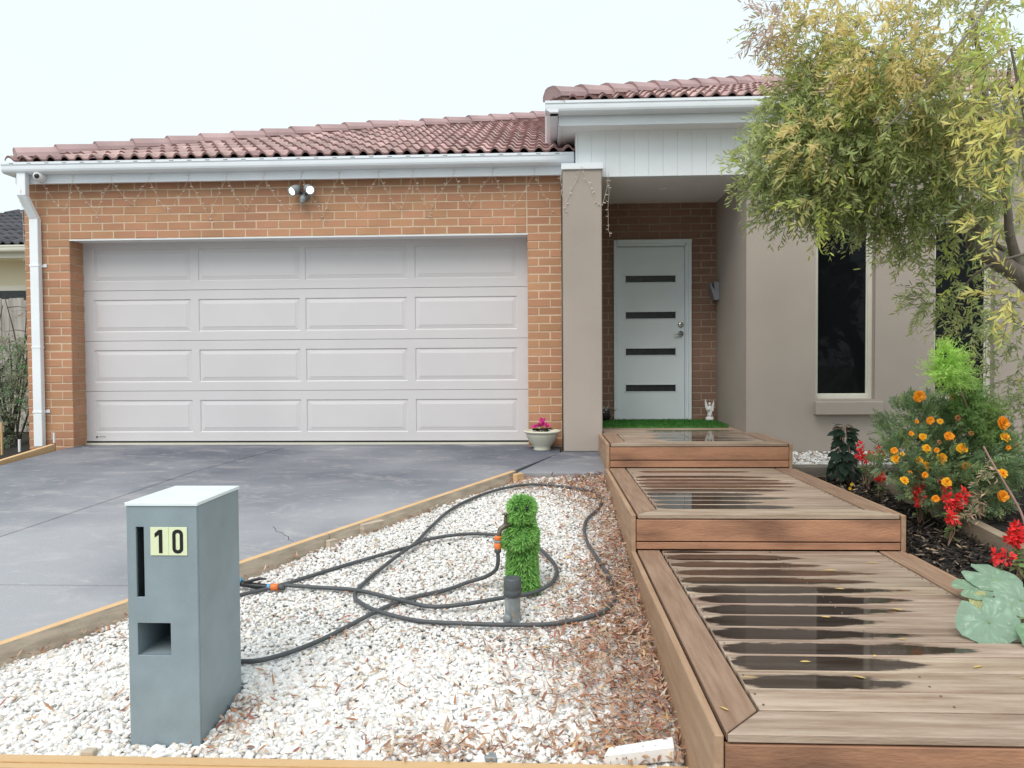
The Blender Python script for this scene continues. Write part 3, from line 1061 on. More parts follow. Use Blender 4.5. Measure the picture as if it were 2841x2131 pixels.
def deck_plank(root, x0, x1, y0, y1, z0, z1, wet, fill=1.0):
    """one board; wet = (from, to) where rain stands in its hollow, kept as a vertex value the timber material reads"""
    if wet is None:
        return MB().box(x0, x1, y0, y1, z0, z1).build('plank', M_plank, root, bevel=0.003)
    nx, ny = 64, 8
    xs_ = np.linspace(x0 + .003, x1 - .003, nx + 1)
    ys_ = np.linspace(y0 + .003, y1 - .003, ny + 1)
    V = [(x_, y_, z1) for y_ in ys_ for x_ in xs_]
    F = [(j * (nx + 1) + i, j * (nx + 1) + i + 1, (j + 1) * (nx + 1) + i + 1, (j + 1) * (nx + 1) + i) for j in range(ny) for i in range(nx)]
    xa, xb = wet
    mid, top = random.uniform(.38, .50), random.choice((.82, .92, 1.0, 1.12, 1.22)) * fill
    tp = random.choice((.28, .36, .44, .55))
    wv = []
    for x_, y_, _ in V:
        s_ = (y_ - y0) / (y1 - y0)
        ea = max(0.0, min(1.0, (x_ - xa) / .12)) ** .7
        eb = max(0.0, min(1.0, (xb - x_) / tp)) ** .62
        hw = .5 * top * ea * eb if xa < x_ < xb else -.35 * min(1, max(xa - x_, x_ - xb) / .15)
        wv.append(hw - abs(s_ - mid))
    n_ = len(V)
    ring = [(x0, y0, z1 - .003), (x1, y0, z1 - .003), (x1, y1, z1 - .003), (x0, y1, z1 - .003), (x0, y0, z0), (x1, y0, z0), (x1, y1, z0), (x0, y1, z0)]
    q = [0, nx, n_ - 1, n_ - 1 - nx]
    F += [(n_ + i, n_ + (i + 1) % 4, q[(i + 1) % 4], q[i]) for i in range(4)] + [(n_ + 4 + i, n_ + 4 + (i + 1) % 4, n_ + (i + 1) % 4, n_ + i) for i in range(4)] + [(n_ + 7, n_ + 6, n_ + 5, n_ + 4)]
    o_ = npmesh('plank', np.array(V + ring), np.array(F), M_plank, root)
    at_ = o_.data.attributes.new('Wet', 'FLOAT', 'POINT')
    at_.data.foreach_set('value', np.array(wv + [-1.0] * 8, dtype=np.float32))
    return o_


def wet_material(m):
    """where the board is wet it is darker, smooth and mirror-like"""
    N, L = m.node_tree.nodes, m.node_tree.links
    b = N['Principled BSDF']
    src = b.inputs['Base Color'].links[0].from_socket
    at_ = N.new('ShaderNodeAttribute')
    at_.attribute_name = 'Wet'
    g = N.new('ShaderNodeNewGeometry')
    mp = N.new('ShaderNodeMapping')
    mp.inputs['Scale'].default_value = (1.0, 4.0, 1.0)
    L.new(g.outputs['Position'], mp.inputs['Vector'])
    n_ = N.new('ShaderNodeTexNoise')
    n_.inputs['Scale'].default_value = 6.0
    n_.inputs['Detail'].default_value = 7
    n_.inputs['Roughness'].default_value = 0.65
    L.new(mp.outputs[0], n_.inputs['Vector'])
    ad = N.new('ShaderNodeMath')
    ad.operation = 'MULTIPLY_ADD'
    ad.inputs[1].default_value = 0.75
    L.new(n_.outputs['Fac'], ad.inputs[0])
    L.new(at_.outputs['Fac'], ad.inputs[2])
    mr = N.new('ShaderNodeMapRange')
    mr.interpolation_type = 'SMOOTHSTEP'
    mr.inputs['From Min'].default_value = 0.30
    mr.inputs['From Max'].default_value = 0.43
    L.new(ad.outputs[0], mr.inputs['Value'])
    # boards with no stored value count as dry
    gt = N.new('ShaderNodeMath')
    gt.operation = 'COMPARE'
    gt.inputs[1].default_value = 0.0
    gt.inputs[2].default_value = 1e-7
    L.new(at_.outputs['Fac'], gt.inputs[0])
    iv = N.new('ShaderNodeMath')
    iv.operation = 'SUBTRACT'
    iv.inputs[0].default_value = 1.0
    L.new(gt.outputs[0], iv.inputs[1])
    mk = N.new('ShaderNodeMath')
    mk.operation = 'MULTIPLY'
    L.new(mr.outputs[0], mk.inputs[0])
    L.new(iv.outputs[0], mk.inputs[1])
    dk_ = N.new('ShaderNodeMix')
    dk_.data_type = 'RGBA'
    dk_.blend_type = 'MULTIPLY'
    dk_.inputs[0].default_value = 1.0
    dk_.inputs[7].default_value = (0.13, 0.13, 0.14, 1)
    L.new(src, dk_.inputs[6])
    w_ = N.new('ShaderNodeBsdfPrincipled')
    w_.inputs['Roughness'].default_value = 0.05
    w_.inputs['IOR'].default_value = 1.36
    L.new(dk_.outputs[2], w_.inputs['Base Color'])
    # a damp margin, darker but still matt, runs ahead of the standing water
    md = N.new('ShaderNodeMapRange')
    md.interpolation_type = 'SMOOTHSTEP'
    md.inputs['From Min'].default_value = 0.18
    md.inputs['From Max'].default_value = 0.43
    md.inputs['To Max'].default_value = 0.62
    L.new(ad.outputs[0], md.inputs['Value'])
    m5 = N.new('ShaderNodeMath')
    m5.operation = 'MULTIPLY'
    L.new(md.outputs[0], m5.inputs[0])
    L.new(iv.outputs[0], m5.inputs[1])
    dm = N.new('ShaderNodeMix')
    dm.data_type = 'RGBA'
    dm.blend_type = 'MULTIPLY'
    dm.inputs[7].default_value = (0.40, 0.38, 0.37, 1)
    L.new(m5.outputs[0], dm.inputs[0])
    L.new(src, dm.inputs[6])
    L.new(dm.outputs[2], b.inputs['Base Color'])
    ms = N.new('ShaderNodeMixShader')
    L.new(mk.outputs[0], ms.inputs[0])
    L.new(b.outputs[0], ms.inputs[1])
    L.new(w_.outputs[0], ms.inputs[2])
    L.new(ms.outputs[0], N['Material Output'].inputs['Surface'])


wet_material(M_plank)
WET1 = {0: None, 1: (0.68, 1.28), 2: (0.67, 1.40), 3: (0.67, 1.66), 4: (0.67, 1.50), 5: (0.68, 1.42), 6: (0.69, 1.62), 7: (0.70, 1.70), 8: (0.675, 1.76), 9: (0.675, 1.68),
        10: (0.675, 1.74), 11: (0.675, 1.52), 12: (0.675, 1.46), 13: (0.675, 1.15)}
WET2 = {0: (0.675, 1.55), 1: (0.675, 1.40), 2: (0.675, 1.60), 3: (0.675, 1.50), 4: (0.675, 1.70), 5: (0.675, 1.80), 6: (0.68, 1.86), 7: (0.69, 1.80), 8: (0.70, 1.76), 10: (0.78, 1.70)}
WET3 = {0: (1.05, 1.85), 1: (0.95, 1.90), 2: (1.0, 1.925), 3: (1.0, 1.93), 4: (1.05, 1.93), 5: (0.95, 1.92)}


def platform(label, y0, y1, z, xl, xr, strip, bottom, wet, pitch=0.158):
    root = thing('timber_platform', label, 'deck step', ((xl + xr) / 2, (y0 + y1) / 2, bottom), PLAT_G)
    th, bw = 0.028, 0.142
    # side skirts, front riser with the narrow strip under it
    yb = y1
    MB().box(xl - .028, xl, y0 - .024, yb, bottom, z - .004).build('side_skirt', M_skirt, root, bevel=0.004)
    MB().box(xr, xr + .028, y0 - .024, yb, bottom, z - .004).build('side_skirt', M_skirt, root, bevel=0.004)
    zr = z - th - .002
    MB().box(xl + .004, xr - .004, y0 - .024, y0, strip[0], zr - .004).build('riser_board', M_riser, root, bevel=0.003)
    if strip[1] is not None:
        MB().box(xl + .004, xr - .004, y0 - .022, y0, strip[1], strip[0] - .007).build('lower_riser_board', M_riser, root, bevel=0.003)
    MB().box(xl + .05, xr - .05, y0 + .05, yb - .05, bottom, z - th - .012).build('joist_frame', M_dark, root)
    # picture-frame border with mitred corners
    MB().prism([(xl + .010, y0 - .014), (xl + bw, y0 + bw), (xl + bw, yb - .006), (xl + .010, yb - .006)], z - th, z + .001).build('border_plank', M_plankY, root, bevel=0.003)
    MB().prism([(xr - .010, y0 - .014), (xr - .010, yb - .006), (xr - bw, yb - .006), (xr - bw, y0 + bw)], z - th, z + .001).build('border_plank', M_plankY, root, bevel=0.003)
    MB().prism([(xl + .010, y0 - .022), (xr - .010, y0 - .022), (xr - bw - .004, y0 + bw - .006), (xl + bw + .004, y0 + bw - .006)], z - th, z).build('front_plank', M_plank, root, bevel=0.003)
    y = y0 + bw + .008
    rows_ = []
    while y < yb - .03:
        ye = min(y + pitch - .015, yb - .006)
        deck_plank(root, xl + bw + .012, xr - bw - .012, y, ye, z - th, z + random.uniform(-.0012, .0012), wet.get(len(rows_)), 1.25 if wet is WET2 else 1.0)
        rows_.append((y, ye))
        y += pitch
    # brass screw heads in pairs near the board ends
    sc = MB()
    for ya, ye in rows_:
        for xx in (xl + bw + .03, xr - bw - .03, (xl + xr) / 2):
            for yy in (ya + .03, ye - .03):
                sc.lathe([(0, .0005), (.004, .0005), (.0045, -.002)], (xx + random.uniform(-.004, .004), yy, z + .002), 8)
    tag(sc.build('screw_heads', M_brass, root), kind='stuff')
    return root, rows_


plat1, rows1 = platform('lowest timber platform in the foreground with squash leaves over its edge', 2.36, 4.645, -0.27, 0.535, 2.115, (-0.50, -0.66), -0.80, WET1)
plat2, rows2 = platform('middle timber platform with a long wet patch across its boards', 4.655, 6.67, -0.05, 0.535, 2.10, (-0.213, -0.262), -0.60, WET2)
plat3, rows3 = platform('top timber platform in front of the green mat and front door', 6.68, 7.645, 0.165, 0.545, 2.075, (0.022, -0.042), -0.30, WET3)
proot = plat3
yy = 7.655
while yy < 9.0:
    deck_plank(proot, 0.575, 1.982, yy, yy + .15, 0.137, 0.165, (1.0, 1.95) if yy < 7.9 else None)
    yy += .158


# ------------------------------------------------------------------ gravel beds, litter, mulch
# edge of the driveway as a line x(y)
EX, EY = [-4.3, -2.583, -1.837, -1.176, -0.286], [1.0, 3.486, 4.507, 5.49, 6.683]


def x_edge(y):
    return np.interp(y, EY, EX)


tag(MB().prism([(-3.6, 2.0), (0.53, 2.0), (0.53, 6.76), (-0.25, 6.76), (-1.19, 5.5), (-1.85, 4.52), (-2.6, 3.5)], -1.05,
               [z_gravel(q) - .035 for q in (2.0, 2.0, 6.76, 6.76, 5.5, 4.52, 3.5)]).build('gravel_bed', M_gbase), 'sandy bed under the white gravel', 'ground', kind='structure')


def ico(sub):
    bm = bmesh.new()
    bmesh.ops.create_icosphere(bm, subdivisions=sub, radius=1)
    V = np.array([v.co[:] for v in bm.verts])
    F = np.array([[v.index for v in f.verts] for f in bm.faces])
    bm.free()
    return V, F


ICO = {1: ico(1), 2: ico(2)}


def rot_mats(n, tilt):
    a = rng.uniform(0, 2 * PI, n)
    b = rng.normal(0, tilt, n)
    c = rng.normal(0, tilt, n)
    ca, sa, cb, sb, cc, sc = np.cos(a), np.sin(a), np.cos(b), np.sin(b), np.cos(c), np.sin(c)
    Z = np.zeros((n, 3, 3))
    Z[:, 0, 0], Z[:, 0, 1], Z[:, 1, 0], Z[:, 1, 1], Z[:, 2, 2] = ca, -sa, sa, ca, 1
    X = np.zeros((n, 3, 3))
    X[:, 0, 0], X[:, 1, 1], X[:, 1, 2], X[:, 2, 1], X[:, 2, 2] = 1, cb, -sb, sb, cb
    Y = np.zeros((n, 3, 3))
    Y[:, 0, 0], Y[:, 0, 2], Y[:, 2, 0], Y[:, 2, 2], Y[:, 1, 1] = cc, sc, -sc, cc, 1
    return X @ Y @ Z if False else np.einsum('nij,njk,nkl->nil', Z, X, Y)


def stones(P, size, sub):
    """lumpy pebbles at points P"""
    n = len(P)
    bv, bf = ICO[sub]
    k = 10
    var = []
    for i in range(k):
        q = bv.copy()
        for _ in range(4):
            ax = unit(rng.normal(size=(1, 3)))[0]
            dd = q @ ax
            q = q + ax[None] * (np.clip(dd - .25, 0, 1)[:, None] * -rng.uniform(.2, .75))     # knock flats off it
        q = q * (1 + rng.normal(0, .05, (len(q), 1)))
        var.append(q)
    var = np.array(var)
    V = var[rng.integers(0, k, n)]
    sc = size[:, None] * np.stack([rng.uniform(.55, .75, n), rng.uniform(.40, .58, n), rng.uniform(.28, .44, n)], 1)
    V = V * sc[:, None, :]
    V = np.einsum('nij,nkj->nki', rot_mats(n, 0.35), V) + P[:, None, :]
    m_ = len(bv)
    F = bf[None] + (np.arange(n) * m_)[:, None, None]
    t = rng.random(n)
    c = np.full((n, 3), (.80, .79, .77)) * rng.uniform(.80, 1.08, (n, 1))
    c[t > .84] *= np.array([1.0, .95, .87])
    c[t > .93] *= np.array([.80, .78, .76])
    c[(t > .72) & (t < .78)] *= np.array([1.0, .92, .88])
    return V.reshape(-1, 3), F.reshape(-1, 3), np.repeat(c, m_, axis=0)


def bed_points(n, y0, y1):
    y = rng.uniform(y0, y1, n * 2)
    x = rng.uniform(-3.3, 0.53, n * 2)
    ok = (x > x_edge(y) + .05) & (x < 0.50)
    ok &= ~((x > -1.63) & (x < -1.33) & (y > 2.86) & (y < 3.33))
    return np.stack([x[ok], y[ok]], 1)


SV, SF, SC, off = [], [], [], 0
for n, y0, y1, sub, sz in ((15000, 2.79, 3.6, 2, (0.019, 0.034)), (17500, 3.6, 4.7, 1, (0.018, 0.031)), (31000, 4.7, 6.75, 1, (0.018, 0.030))):
    p = bed_points(n, y0, y1)
    lay = rng.random(len(p))
    size = rng.uniform(*sz, len(p)) * np.where(rng.random(len(p)) > .92, 1.3, 1.0)
    undul = .008 * np.sin(p[:, 0] * 5 + p[:, 1] * 3) + .006 * np.sin(p[:, 1] * 7 - p[:, 0] * 2)
    z = z_gravel(p[:, 1]) - .030 + lay * .026 + undul
    V, F, C = stones(np.column_stack([p, z]), size, sub)
    SV.append(V)
    SF.append(F + off)
    SC.append(C)
    off += len(V)
o = npmesh('white_gravel', np.concatenate(SV), np.concatenate(SF), M_stone, None, np.concatenate(SC), smooth=False)
tag(o, 'white pebble gravel filling the front garden bed', 'gravel', kind='stuff')

# fallen leaves over the gravel, thick along the platforms
n = 54000
p = bed_points(n, 2.80, 6.74)
dr = 0.53 - p[:, 0]
de = p[:, 0] - x_edge(p[:, 1])
dens = .012 + .95 * np.exp(-(dr / (.30 + .09 * np.sin(p[:, 1] * 2.1))) ** 2) + .16 * np.exp(-dr / .7) * (p[:, 1] < 5) + .35 * np.exp(-(de / .09) ** 2) + .55 * np.exp(-((p[:, 1] - 2.84) / .12) ** 2) * (p[:, 0] > -1.25) * (p[:, 0] > -.6)
dens += .5 * np.exp(-((p[:, 1] - 6.55) / .22) ** 2) * (p[:, 0] > -.3)
dens += .30 * np.exp(-((p[:, 0] + 1.28) / .05) ** 2) * (p[:, 1] < 3.2) * (p[:, 1] > 2.8)
keep = rng.random(len(p)) < np.clip(dens, 0, 1) * np.interp(p[:, 1], [3.5, 5.0, 6.0], [.95, .72, .62])
p = p[keep]
n = len(p)
ang = rng.uniform(0, 2 * PI, n)
D = np.stack([np.cos(ang), np.sin(ang), rng.normal(.04, .26, n)], 1)
Nn = np.stack([rng.normal(0, .55, n), rng.normal(0, .55, n), np.ones(n)], 1)
heap = np.exp(-((0.53 - p[:, 0]) / .22) ** 2) * .045
z = z_gravel(p[:, 1]) + rng.uniform(.004, .018, n) + rng.random(n) * heap
pal = np.array([(.40, .19, .10), (.46, .25, .15), (.52, .34, .22), (.30, .13, .08), (.55, .42, .30), (.34, .12, .09), (.62, .40, .16)])
c = pal[rng.choice(len(pal), n, p=[.26, .24, .18, .10, .13, .07, .02])] * rng.uniform(.7, 1.15, (n, 1))
V, F, C = leaves(np.column_stack([p, z]), D, Nn, rng.uniform(.024, .066, n), rng.uniform(.005, .012, n), c * np.array([[1.05, 1.12, 1.2]]), curl=rng.uniform(-.6, .7, n))
tag(npmesh('leaf_litter', V, F, M_litter, None, C), 'dry brown leaves scattered on the white gravel, thick beside the timber platforms', 'leaf litter', kind='stuff')

# dark mulch between the platforms and the sleeper, soil above it
tag(MB().prism([(2.13, 2.0), (2.74, 2.0), (2.74, 6.75), (2.13, 6.75)], -1.0, [float(z_mulch(q)) - .012 for q in (2, 2, 6.75, 6.75)]).build('mulch_bed', M_mulchb),
    'dark damp soil beside the timber platforms', 'soil', kind='structure')
tag(MB().prism([(2.79, 2.0), (5.2, 2.0), (5.2, 6.75), (2.79, 6.75)], -1.0, [float(z_mulch(q)) + .055 for q in (2, 2, 6.75, 6.75)]).build('flower_bed', M_mulchb),
    'dark soil of the flower bed under the marigolds', 'soil', kind='structure')
n = 5200
p = np.stack([rng.uniform(2.14, 2.70, n), rng.uniform(2.6, 6.72, n)], 1)
p2 = np.stack([rng.uniform(2.8, 4.2, 2600), rng.uniform(3.4, 6.7, 2600)], 1)
z = np.concatenate([z_mulch(p[:, 1]), z_mulch(p2[:, 1]) + .065])
p = np.concatenate([p, p2])
n = len(p)
ang = rng.uniform(0, 2 * PI, n)
D = np.stack([np.cos(ang), np.sin(ang), rng.normal(.12, .3, n)], 1)
Nn = np.stack([rng.normal(0, .5, n), rng.normal(0, .5, n), np.ones(n)], 1)
t = rng.random(n)
c = np.full((n, 3), (.022, .017, .014)) * rng.uniform(.5, 1.9, (n, 1))
k = t > .80
c[k] = np.array((.22, .17, .13)) * rng.uniform(.6, 1.3, (k.sum(), 1))
k = t > .97
c[k] = np.array((.45, .33, .20)) * rng.uniform(.6, 1.2, (k.sum(), 1))
V, F, C = leaves(np.column_stack([p, z + rng.uniform(0, .02, n)]), D, Nn, rng.uniform(.03, .085, n), rng.uniform(.006, .016, n), c, curl=rng.uniform(-.25, .3, n), shape=(.2, .8, 1))
tag(npmesh('bark_mulch', V, F, M_litter, None, C), 'dark bark mulch with pale chips beside the timber platforms', 'mulch', kind='stuff')

# pale gravel strip against the rendered wall
tag(MB().prism([(2.13, 6.9), (5.2, 6.9), (5.2, 7.752), (2.13, 7.752)], -.3, [-.085, -.085, -.06, -.06]).build('wall_strip_bed', M_ground), 'bare strip at the foot of the rendered wall', 'ground', kind='structure')
n = 2300
p = np.stack([rng.uniform(2.13, 4.9, n), rng.uniform(6.93, 7.73, n)], 1)
V, F, C = stones(np.column_stack([p, -.075 + .03 * (p[:, 1] - 6.9) + rng.uniform(0, .014, n)]), rng.uniform(.028, .05, n), 1)
tag(npmesh('wall_gravel', V, F, M_stone, None, C), 'white gravel strip along the foot of the rendered wall', 'gravel', kind='stuff')
n = 700
p = np.stack([rng.uniform(2.13, 4.9, n), rng.uniform(6.95, 7.73, n)], 1)
ang = rng.uniform(0, 2 * PI, n)
D = np.stack([np.cos(ang), np.sin(ang), rng.normal(.05, .2, n)], 1)
c = pal[rng.integers(0, 6, n)] * rng.uniform(.4, .9, (n, 1))
V, F, C = leaves(np.column_stack([p, np.full(n, -.03)]), D, np.tile([0, 0, 1.0], (n, 1)) + rng.normal(0, .3, (n, 3)), rng.uniform(.03, .07, n), rng.uniform(.006, .012, n), c)
tag(npmesh('wall_litter', V, F, M_litter, None, C), 'brown leaves lying on the gravel strip by the wall', 'leaf litter', kind='stuff')


# ------------------------------------------------------------------ timber edgings and sleepers
def beam(mb_, a, b, wdt, h, top_off=0.0, mi_top=0, mi_side=1, side=1):
    """a squared timber from a to b (top centre line), wdt across, h deep"""
    a, b = Vector(a), Vector(b)
    d = (b - a)
    sd = Vector((d.y, -d.x, 0)).normalized() * wdt / 2
    dn = Vector((0, 0, -h))
    vs = [a - sd, a + sd, b + sd, b - sd, a - sd + dn, a + sd + dn, b + sd + dn, b - sd + dn]
    mb_.add(vs, [(0, 1, 2, 3)], mi_top)
    mb_.add(vs, [(7, 6, 5, 4), (1, 5, 6, 2), (3, 7, 4, 0)], mi_side)
    mb_.add(vs, [(0, 4, 5, 1), (2, 6, 7, 3)], mi_side)
    return mb_


def peg(root, x, y, z, wx, wy, h, m, rot=0.0, top=None):
    c, s = math.cos(rot), math.sin(rot)
    poly = [(x + c * a - s * b, y + s * a + c * b) for a, b in ((-wx, -wy), (wx, -wy), (wx, wy), (-wx, wy))]
    return MB().prism(poly, z - h, z).build('peg', m, root, bevel=0.003)


EG = 'treated pine edging boards of the gravel bed'
ed = lambda y, k=.0: (float(x_edge(y)) + k, y, z_drive(y) + .016)
e1 = thing('timber_edging', 'near pine edging board along the driveway, running out of frame behind the letterbox', 'garden edging', (-2.5, 3.6, -.5), EG)
beam(MB(), (-4.27, 1.05, -.70), ed(3.0), .05, .16).build('board', [M_pineY, M_pinegrey], e1, bevel=.004)
beam(MB(), ed(3.003), ed(5.05), .05, .16).build('board', [M_pineY, M_pinegrey], e1, bevel=.004)
peg(e1, -1.43, 5.02, -.30, .035, .02, .2, M_pinegrey, .98)
e2 = thing('timber_edging', 'far pine edging board between driveway and gravel, ending at the concrete landing', 'garden edging', (-.7, 6.0, -.2), EG)
beam(MB(), ed(5.055), ed(6.70), .05, .14).build('board', [M_pineY, M_pinegrey], e2, bevel=.004)
peg(e2, -1.235, 5.33, -.245, .10, .03, .2, M_pinegrey, .98)
peg(e2, -0.245, 6.62, -.09, .05, .022, .2, M_pineY, .95)
e3 = thing('timber_edging', 'pale pine front edging in the foreground below the letterbox', 'garden edging', (-1.0, 2.78, -.72), EG)
beam(MB(), (-3.4, 2.755, -.604), (0.358, 2.755, -.604), .05, .30).build('board', [M_pine, M_pine], e3, bevel=.004)
beam(MB(), (-3.4, 2.712, -.6085), (0.52, 2.712, -.6085), .032, .26).build('lower_board', [M_pine, M_pine], e3, bevel=.004)
peg(e3, -0.213, 2.805, -.588, .022, .02, .2, M_greyp)
peg(e3, -1.735, 2.80, -.590, .022, .018, .2, M_pinegrey)
e4 = thing('timber_edging', 'short pine offcut end of the front edging against the timber platform', 'garden edging', (0.45, 2.755, -.72), EG)
beam(MB(), (0.395, 2.755, -.607), (0.512, 2.755, -.607), .05, .30).build('board', [M_pine, M_pine], e4, bevel=.004)
e5 = thing('timber_edging', 'pine edging board between driveway and dry side bed below the downpipe', 'garden edging', (-5.24, 6.0, -.1), EG)
beam(MB(), (-5.34, 3.0, -.44), (-5.245, 7.93, .035), .05, .16).build('board', [M_pineY, M_pineY], e5, bevel=.004)
solid_board = MB().prism([(0.205, 2.787), (0.462, 2.800), (0.470, 2.885), (0.225, 2.842)], [-.62, -.60, -.60, -.62], [-.574, -.545, -.548, -.572])
tag(solid_board.build('white_board', M_board, None, bevel=.003), 'white painted timber offcut lying in leaf litter at the front edging', 'board')

SG = 'old timber sleepers round the flower bed'
s1 = thing('garden_sleeper', 'long old sleeper running back between mulch and marigolds', 'sleeper', (2.75, 5.0, -.4), SG)
beam(MB(), (2.755, 4.66, float(z_mulch(4.66)) + .098), (2.765, 6.73, float(z_mulch(6.73)) + .085), .075, .25).build('sleeper', [M_sleeper, M_sleeper], s1, bevel=.006)
s2 = thing('garden_sleeper', 'nearer split sleeper behind the squash leaves', 'sleeper', (2.75, 3.8, -.5), SG)
beam(MB(), (2.76, 2.6, float(z_mulch(2.6)) + .09), (2.758, 4.645, float(z_mulch(4.64)) + .090), .08, .25).build('sleeper', [M_sleeper, M_sleeper], s2, bevel=.008)
s3 = thing('garden_sleeper', 'grey wet sleeper along the white gravel strip under the first window', 'sleeper', (3.6, 6.8, -.2), SG)
MB().box(2.115, 5.2, 6.765, 6.93, -.28, -.052).build('sleeper', mat('wet_grey_sleeper', (.17, .15, .125), .35, .3, 3, stretch=(.6, 8, 8), bump=.3, bscale=30), s3, bevel=.006)

# ------------------------------------------------------------------ letterbox
mbx = thing('letterbox', 'slim blue grey pillar letterbox numbered 10', 'letterbox', (-1.48, 3.09, -.66))
YM, YM2 = 2.868, 3.268
xs = [-1.613, -1.577, -1.547, -1.446, -1.338]
front = plate([-1.613, -1.577, -1.447, -1.338], [-.70, -.255, -.129, 0.322], {(1, 1)}, YM, YM + .012)
front = MB()
# front face laid out as cells so the slot and the paper hole are real openings
xa = [-1.613, -1.577, -1.546, -1.447, -1.338]
za = [-.70, -.255, -.129, -.029, .243, .322]
hole = {(1, 1), (2, 1), (1, 3)}
plate(xa, za, hole, YM, YM + .012).build('front_panel', M_mbox, mbx, weld=True, bevel=0.0012)
MB().box(-1.612, -1.604, YM + .013, YM2, -.70, .321).build('side_panel', M_mbox, mbx)
MB().box(-1.347, -1.338, YM + .013, YM2, -.70, .321).build('side_panel', M_mbox, mbx)
MB().box(-1.604, -1.347, YM2 - .01, YM2, -.70, .321).build('back_panel', M_mbox, mbx)
MB().box(-1.618, -1.333, YM - .005, YM2 + .004, .3235, .3375).build('lid', mat('letterbox_lid_skylit', (.74, .81, .83), .25, .05, 7, fine=.04), mbx, bevel=.002)  # sky reflection on the lid put into its pale colour
t0 = YM + .012
MB().add([(-1.577, t0, -.255), (-1.447, t0, -.255), (-1.447, t0, -.129), (-1.577, t0, -.129),
          (-1.577, t0 + .32, -.255), (-1.447, t0 + .32, -.255), (-1.447, t0 + .32, -.129), (-1.577, t0 + .32, -.129)],
         [(0, 1, 5, 4), (1, 2, 6, 5), (2, 3, 7, 6), (3, 0, 4, 7), (4, 5, 6, 7)]).build('paper_tube', M_mbox, mbx)
MB().box(-1.60, -1.35, YM + .10, YM + .105, -.02, .31).build('inner_shade', M_black, mbx)
for i, x0 in enumerate((-1.5185, -1.4465)):
    pl = MB().box(x0, x0 + .0712, YM - .004, YM - .0003, .134, .2425).build('number_tile', M_plate, mbx, bevel=.0008)
    cx, yz = x0 + .0356, YM - .0052
    if i == 0:
        dg = MB()
        dg.box(cx - .002, cx + .012, yz, yz + .001, .143, .233)
        dg.add([(cx - .018, yz, .219), (cx - .002, yz, .233), (cx - .002, yz, .214), (cx - .018, yz, .203)], [(0, 3, 2, 1)])
    else:
        dg = MB()
        nseg = 40

        def loop(hw, hh, rad):
            pts = []
            for (sx, sz, a0) in ((1, 1, 0), (-1, 1, 90), (-1, -1, 180), (1, -1, 270)):
                for j in range(10):
                    a_ang = math.radians(a0 + j * 10)
                    pts.append((cx + sx * (hw - rad) + rad * math.cos(a_ang), yz, .188 + sz * (hh - rad) + rad * math.sin(a_ang)))
            return pts
        ou, inn = loop(.021, .046, .019), loop(.008, .033, .0075)
        dg.add(ou + inn, [(j, (j + 1) % 40, 40 + (j + 1) % 40, 40 + j) for j in range(40)])
    dg.build('digit', M_black, pl)

# ------------------------------------------------------------------ small fixtures on the house
sec = thing('security_light', 'twin spot security light lit on the brick over the garage door', 'security light', (-2.55, 8.10, 2.66))
MB().lathe([(0, 0), (.05, 0), (.05, .02), (.042, .03), (0, .03)], (-2.55, 8.10, 2.645), 18, axis=(0, -1, 0)).build('base_plate', M_greyp, sec)
for sx, tilt in ((-1, (-0.45, -0.75, -0.50)), (1, (0.55, -0.80, -0.38))):
    c0 = Vector((-2.55 + sx * .055, 8.03, 2.715))
    axd = Vector(tilt).normalized()
    MB().tube([(-2.55 + sx * .02, 8.075, 2.66), tuple(c0)], .013, 8).build('arm', M_dgreyp, sec)
    hd_ = MB().lathe([(0, -.065), (.032, -.06), (.045, -.03), (.052, .065), (.046, .065), (.044, .055), (0, .05)], tuple(c0 + axd * .03), 20, axis=axd).build('lamp_head', M_greyp, sec)
    MB().lathe([(0.0, .056), (.015, .056), (.040, .054)], tuple(c0 + axd * .03), 20, axis=axd).build('lens', M_lamp, hd_)
MB().lathe([(0, -.02), (.03, -.02), (.035, .02), (.028, .045), (0, .05)], (-2.545, 8.03, 2.615), 16, axis=(0, -.5, -.87)).ball((-2.545, 8.012, 2.575), .026).build('sensor', M_greyp, sec)

cctv = thing('security_camera', 'small white dome security camera beside the downpipe', 'camera', (-5.33, 7.98, 2.865))
MB().lathe([(0, 0), (.058, 0), (.058, .02), (.05, .028), (0, .03)], (-5.335, 7.98, 2.865), 22, axis=(0, -1, 0)).build('mount', M_white, cctv)
MB().ball((-5.33, 7.925, 2.862), .054, 0, 20, 12).build('dome', M_white, cctv)
MB().lathe([(0, 0), (.018, 0), (.026, -.006)], (-5.33 + .012, 7.872, 2.856), 20, axis=(.25, -1, -.05)).build('lens', M_blackp, cctv)

wbx = thing('wall_box', 'grey metal box with a curved lip fixed to the porch side wall', 'wall box', (1.98, 9.0, 1.68))
MB().box(1.93, 1.989, 8.93, 9.08, 1.575, 1.785).build('case', mat('grey_box_metal', (.26, .27, .30), .4, .05, 6), wbx, bevel=.003)
MB().extrude_y([(1.93, 1.58), (1.928, 1.60), (1.885, 1.74), (1.885, 1.765), (1.893, 1.765), (1.897, 1.745), (1.9295, 1.70), (1.9295, 1.58)], 8.932, 9.078).build('front_lip', MATS['grey_box_metal'], wbx)
MB().box(1.925, 1.9295, 8.926, 8.93, 1.685, 1.725).build('lock_slot', M_black, wbx)

# icicle fairy lights, draped in zigzags from the fascia
fl = thing('fairy_lights', 'string of unlit icicle fairy lights hanging along the garage fascia and pillar', 'fairy lights', (-2.6, 8.0, 2.8))
wm, bm_ = MB(), MB()


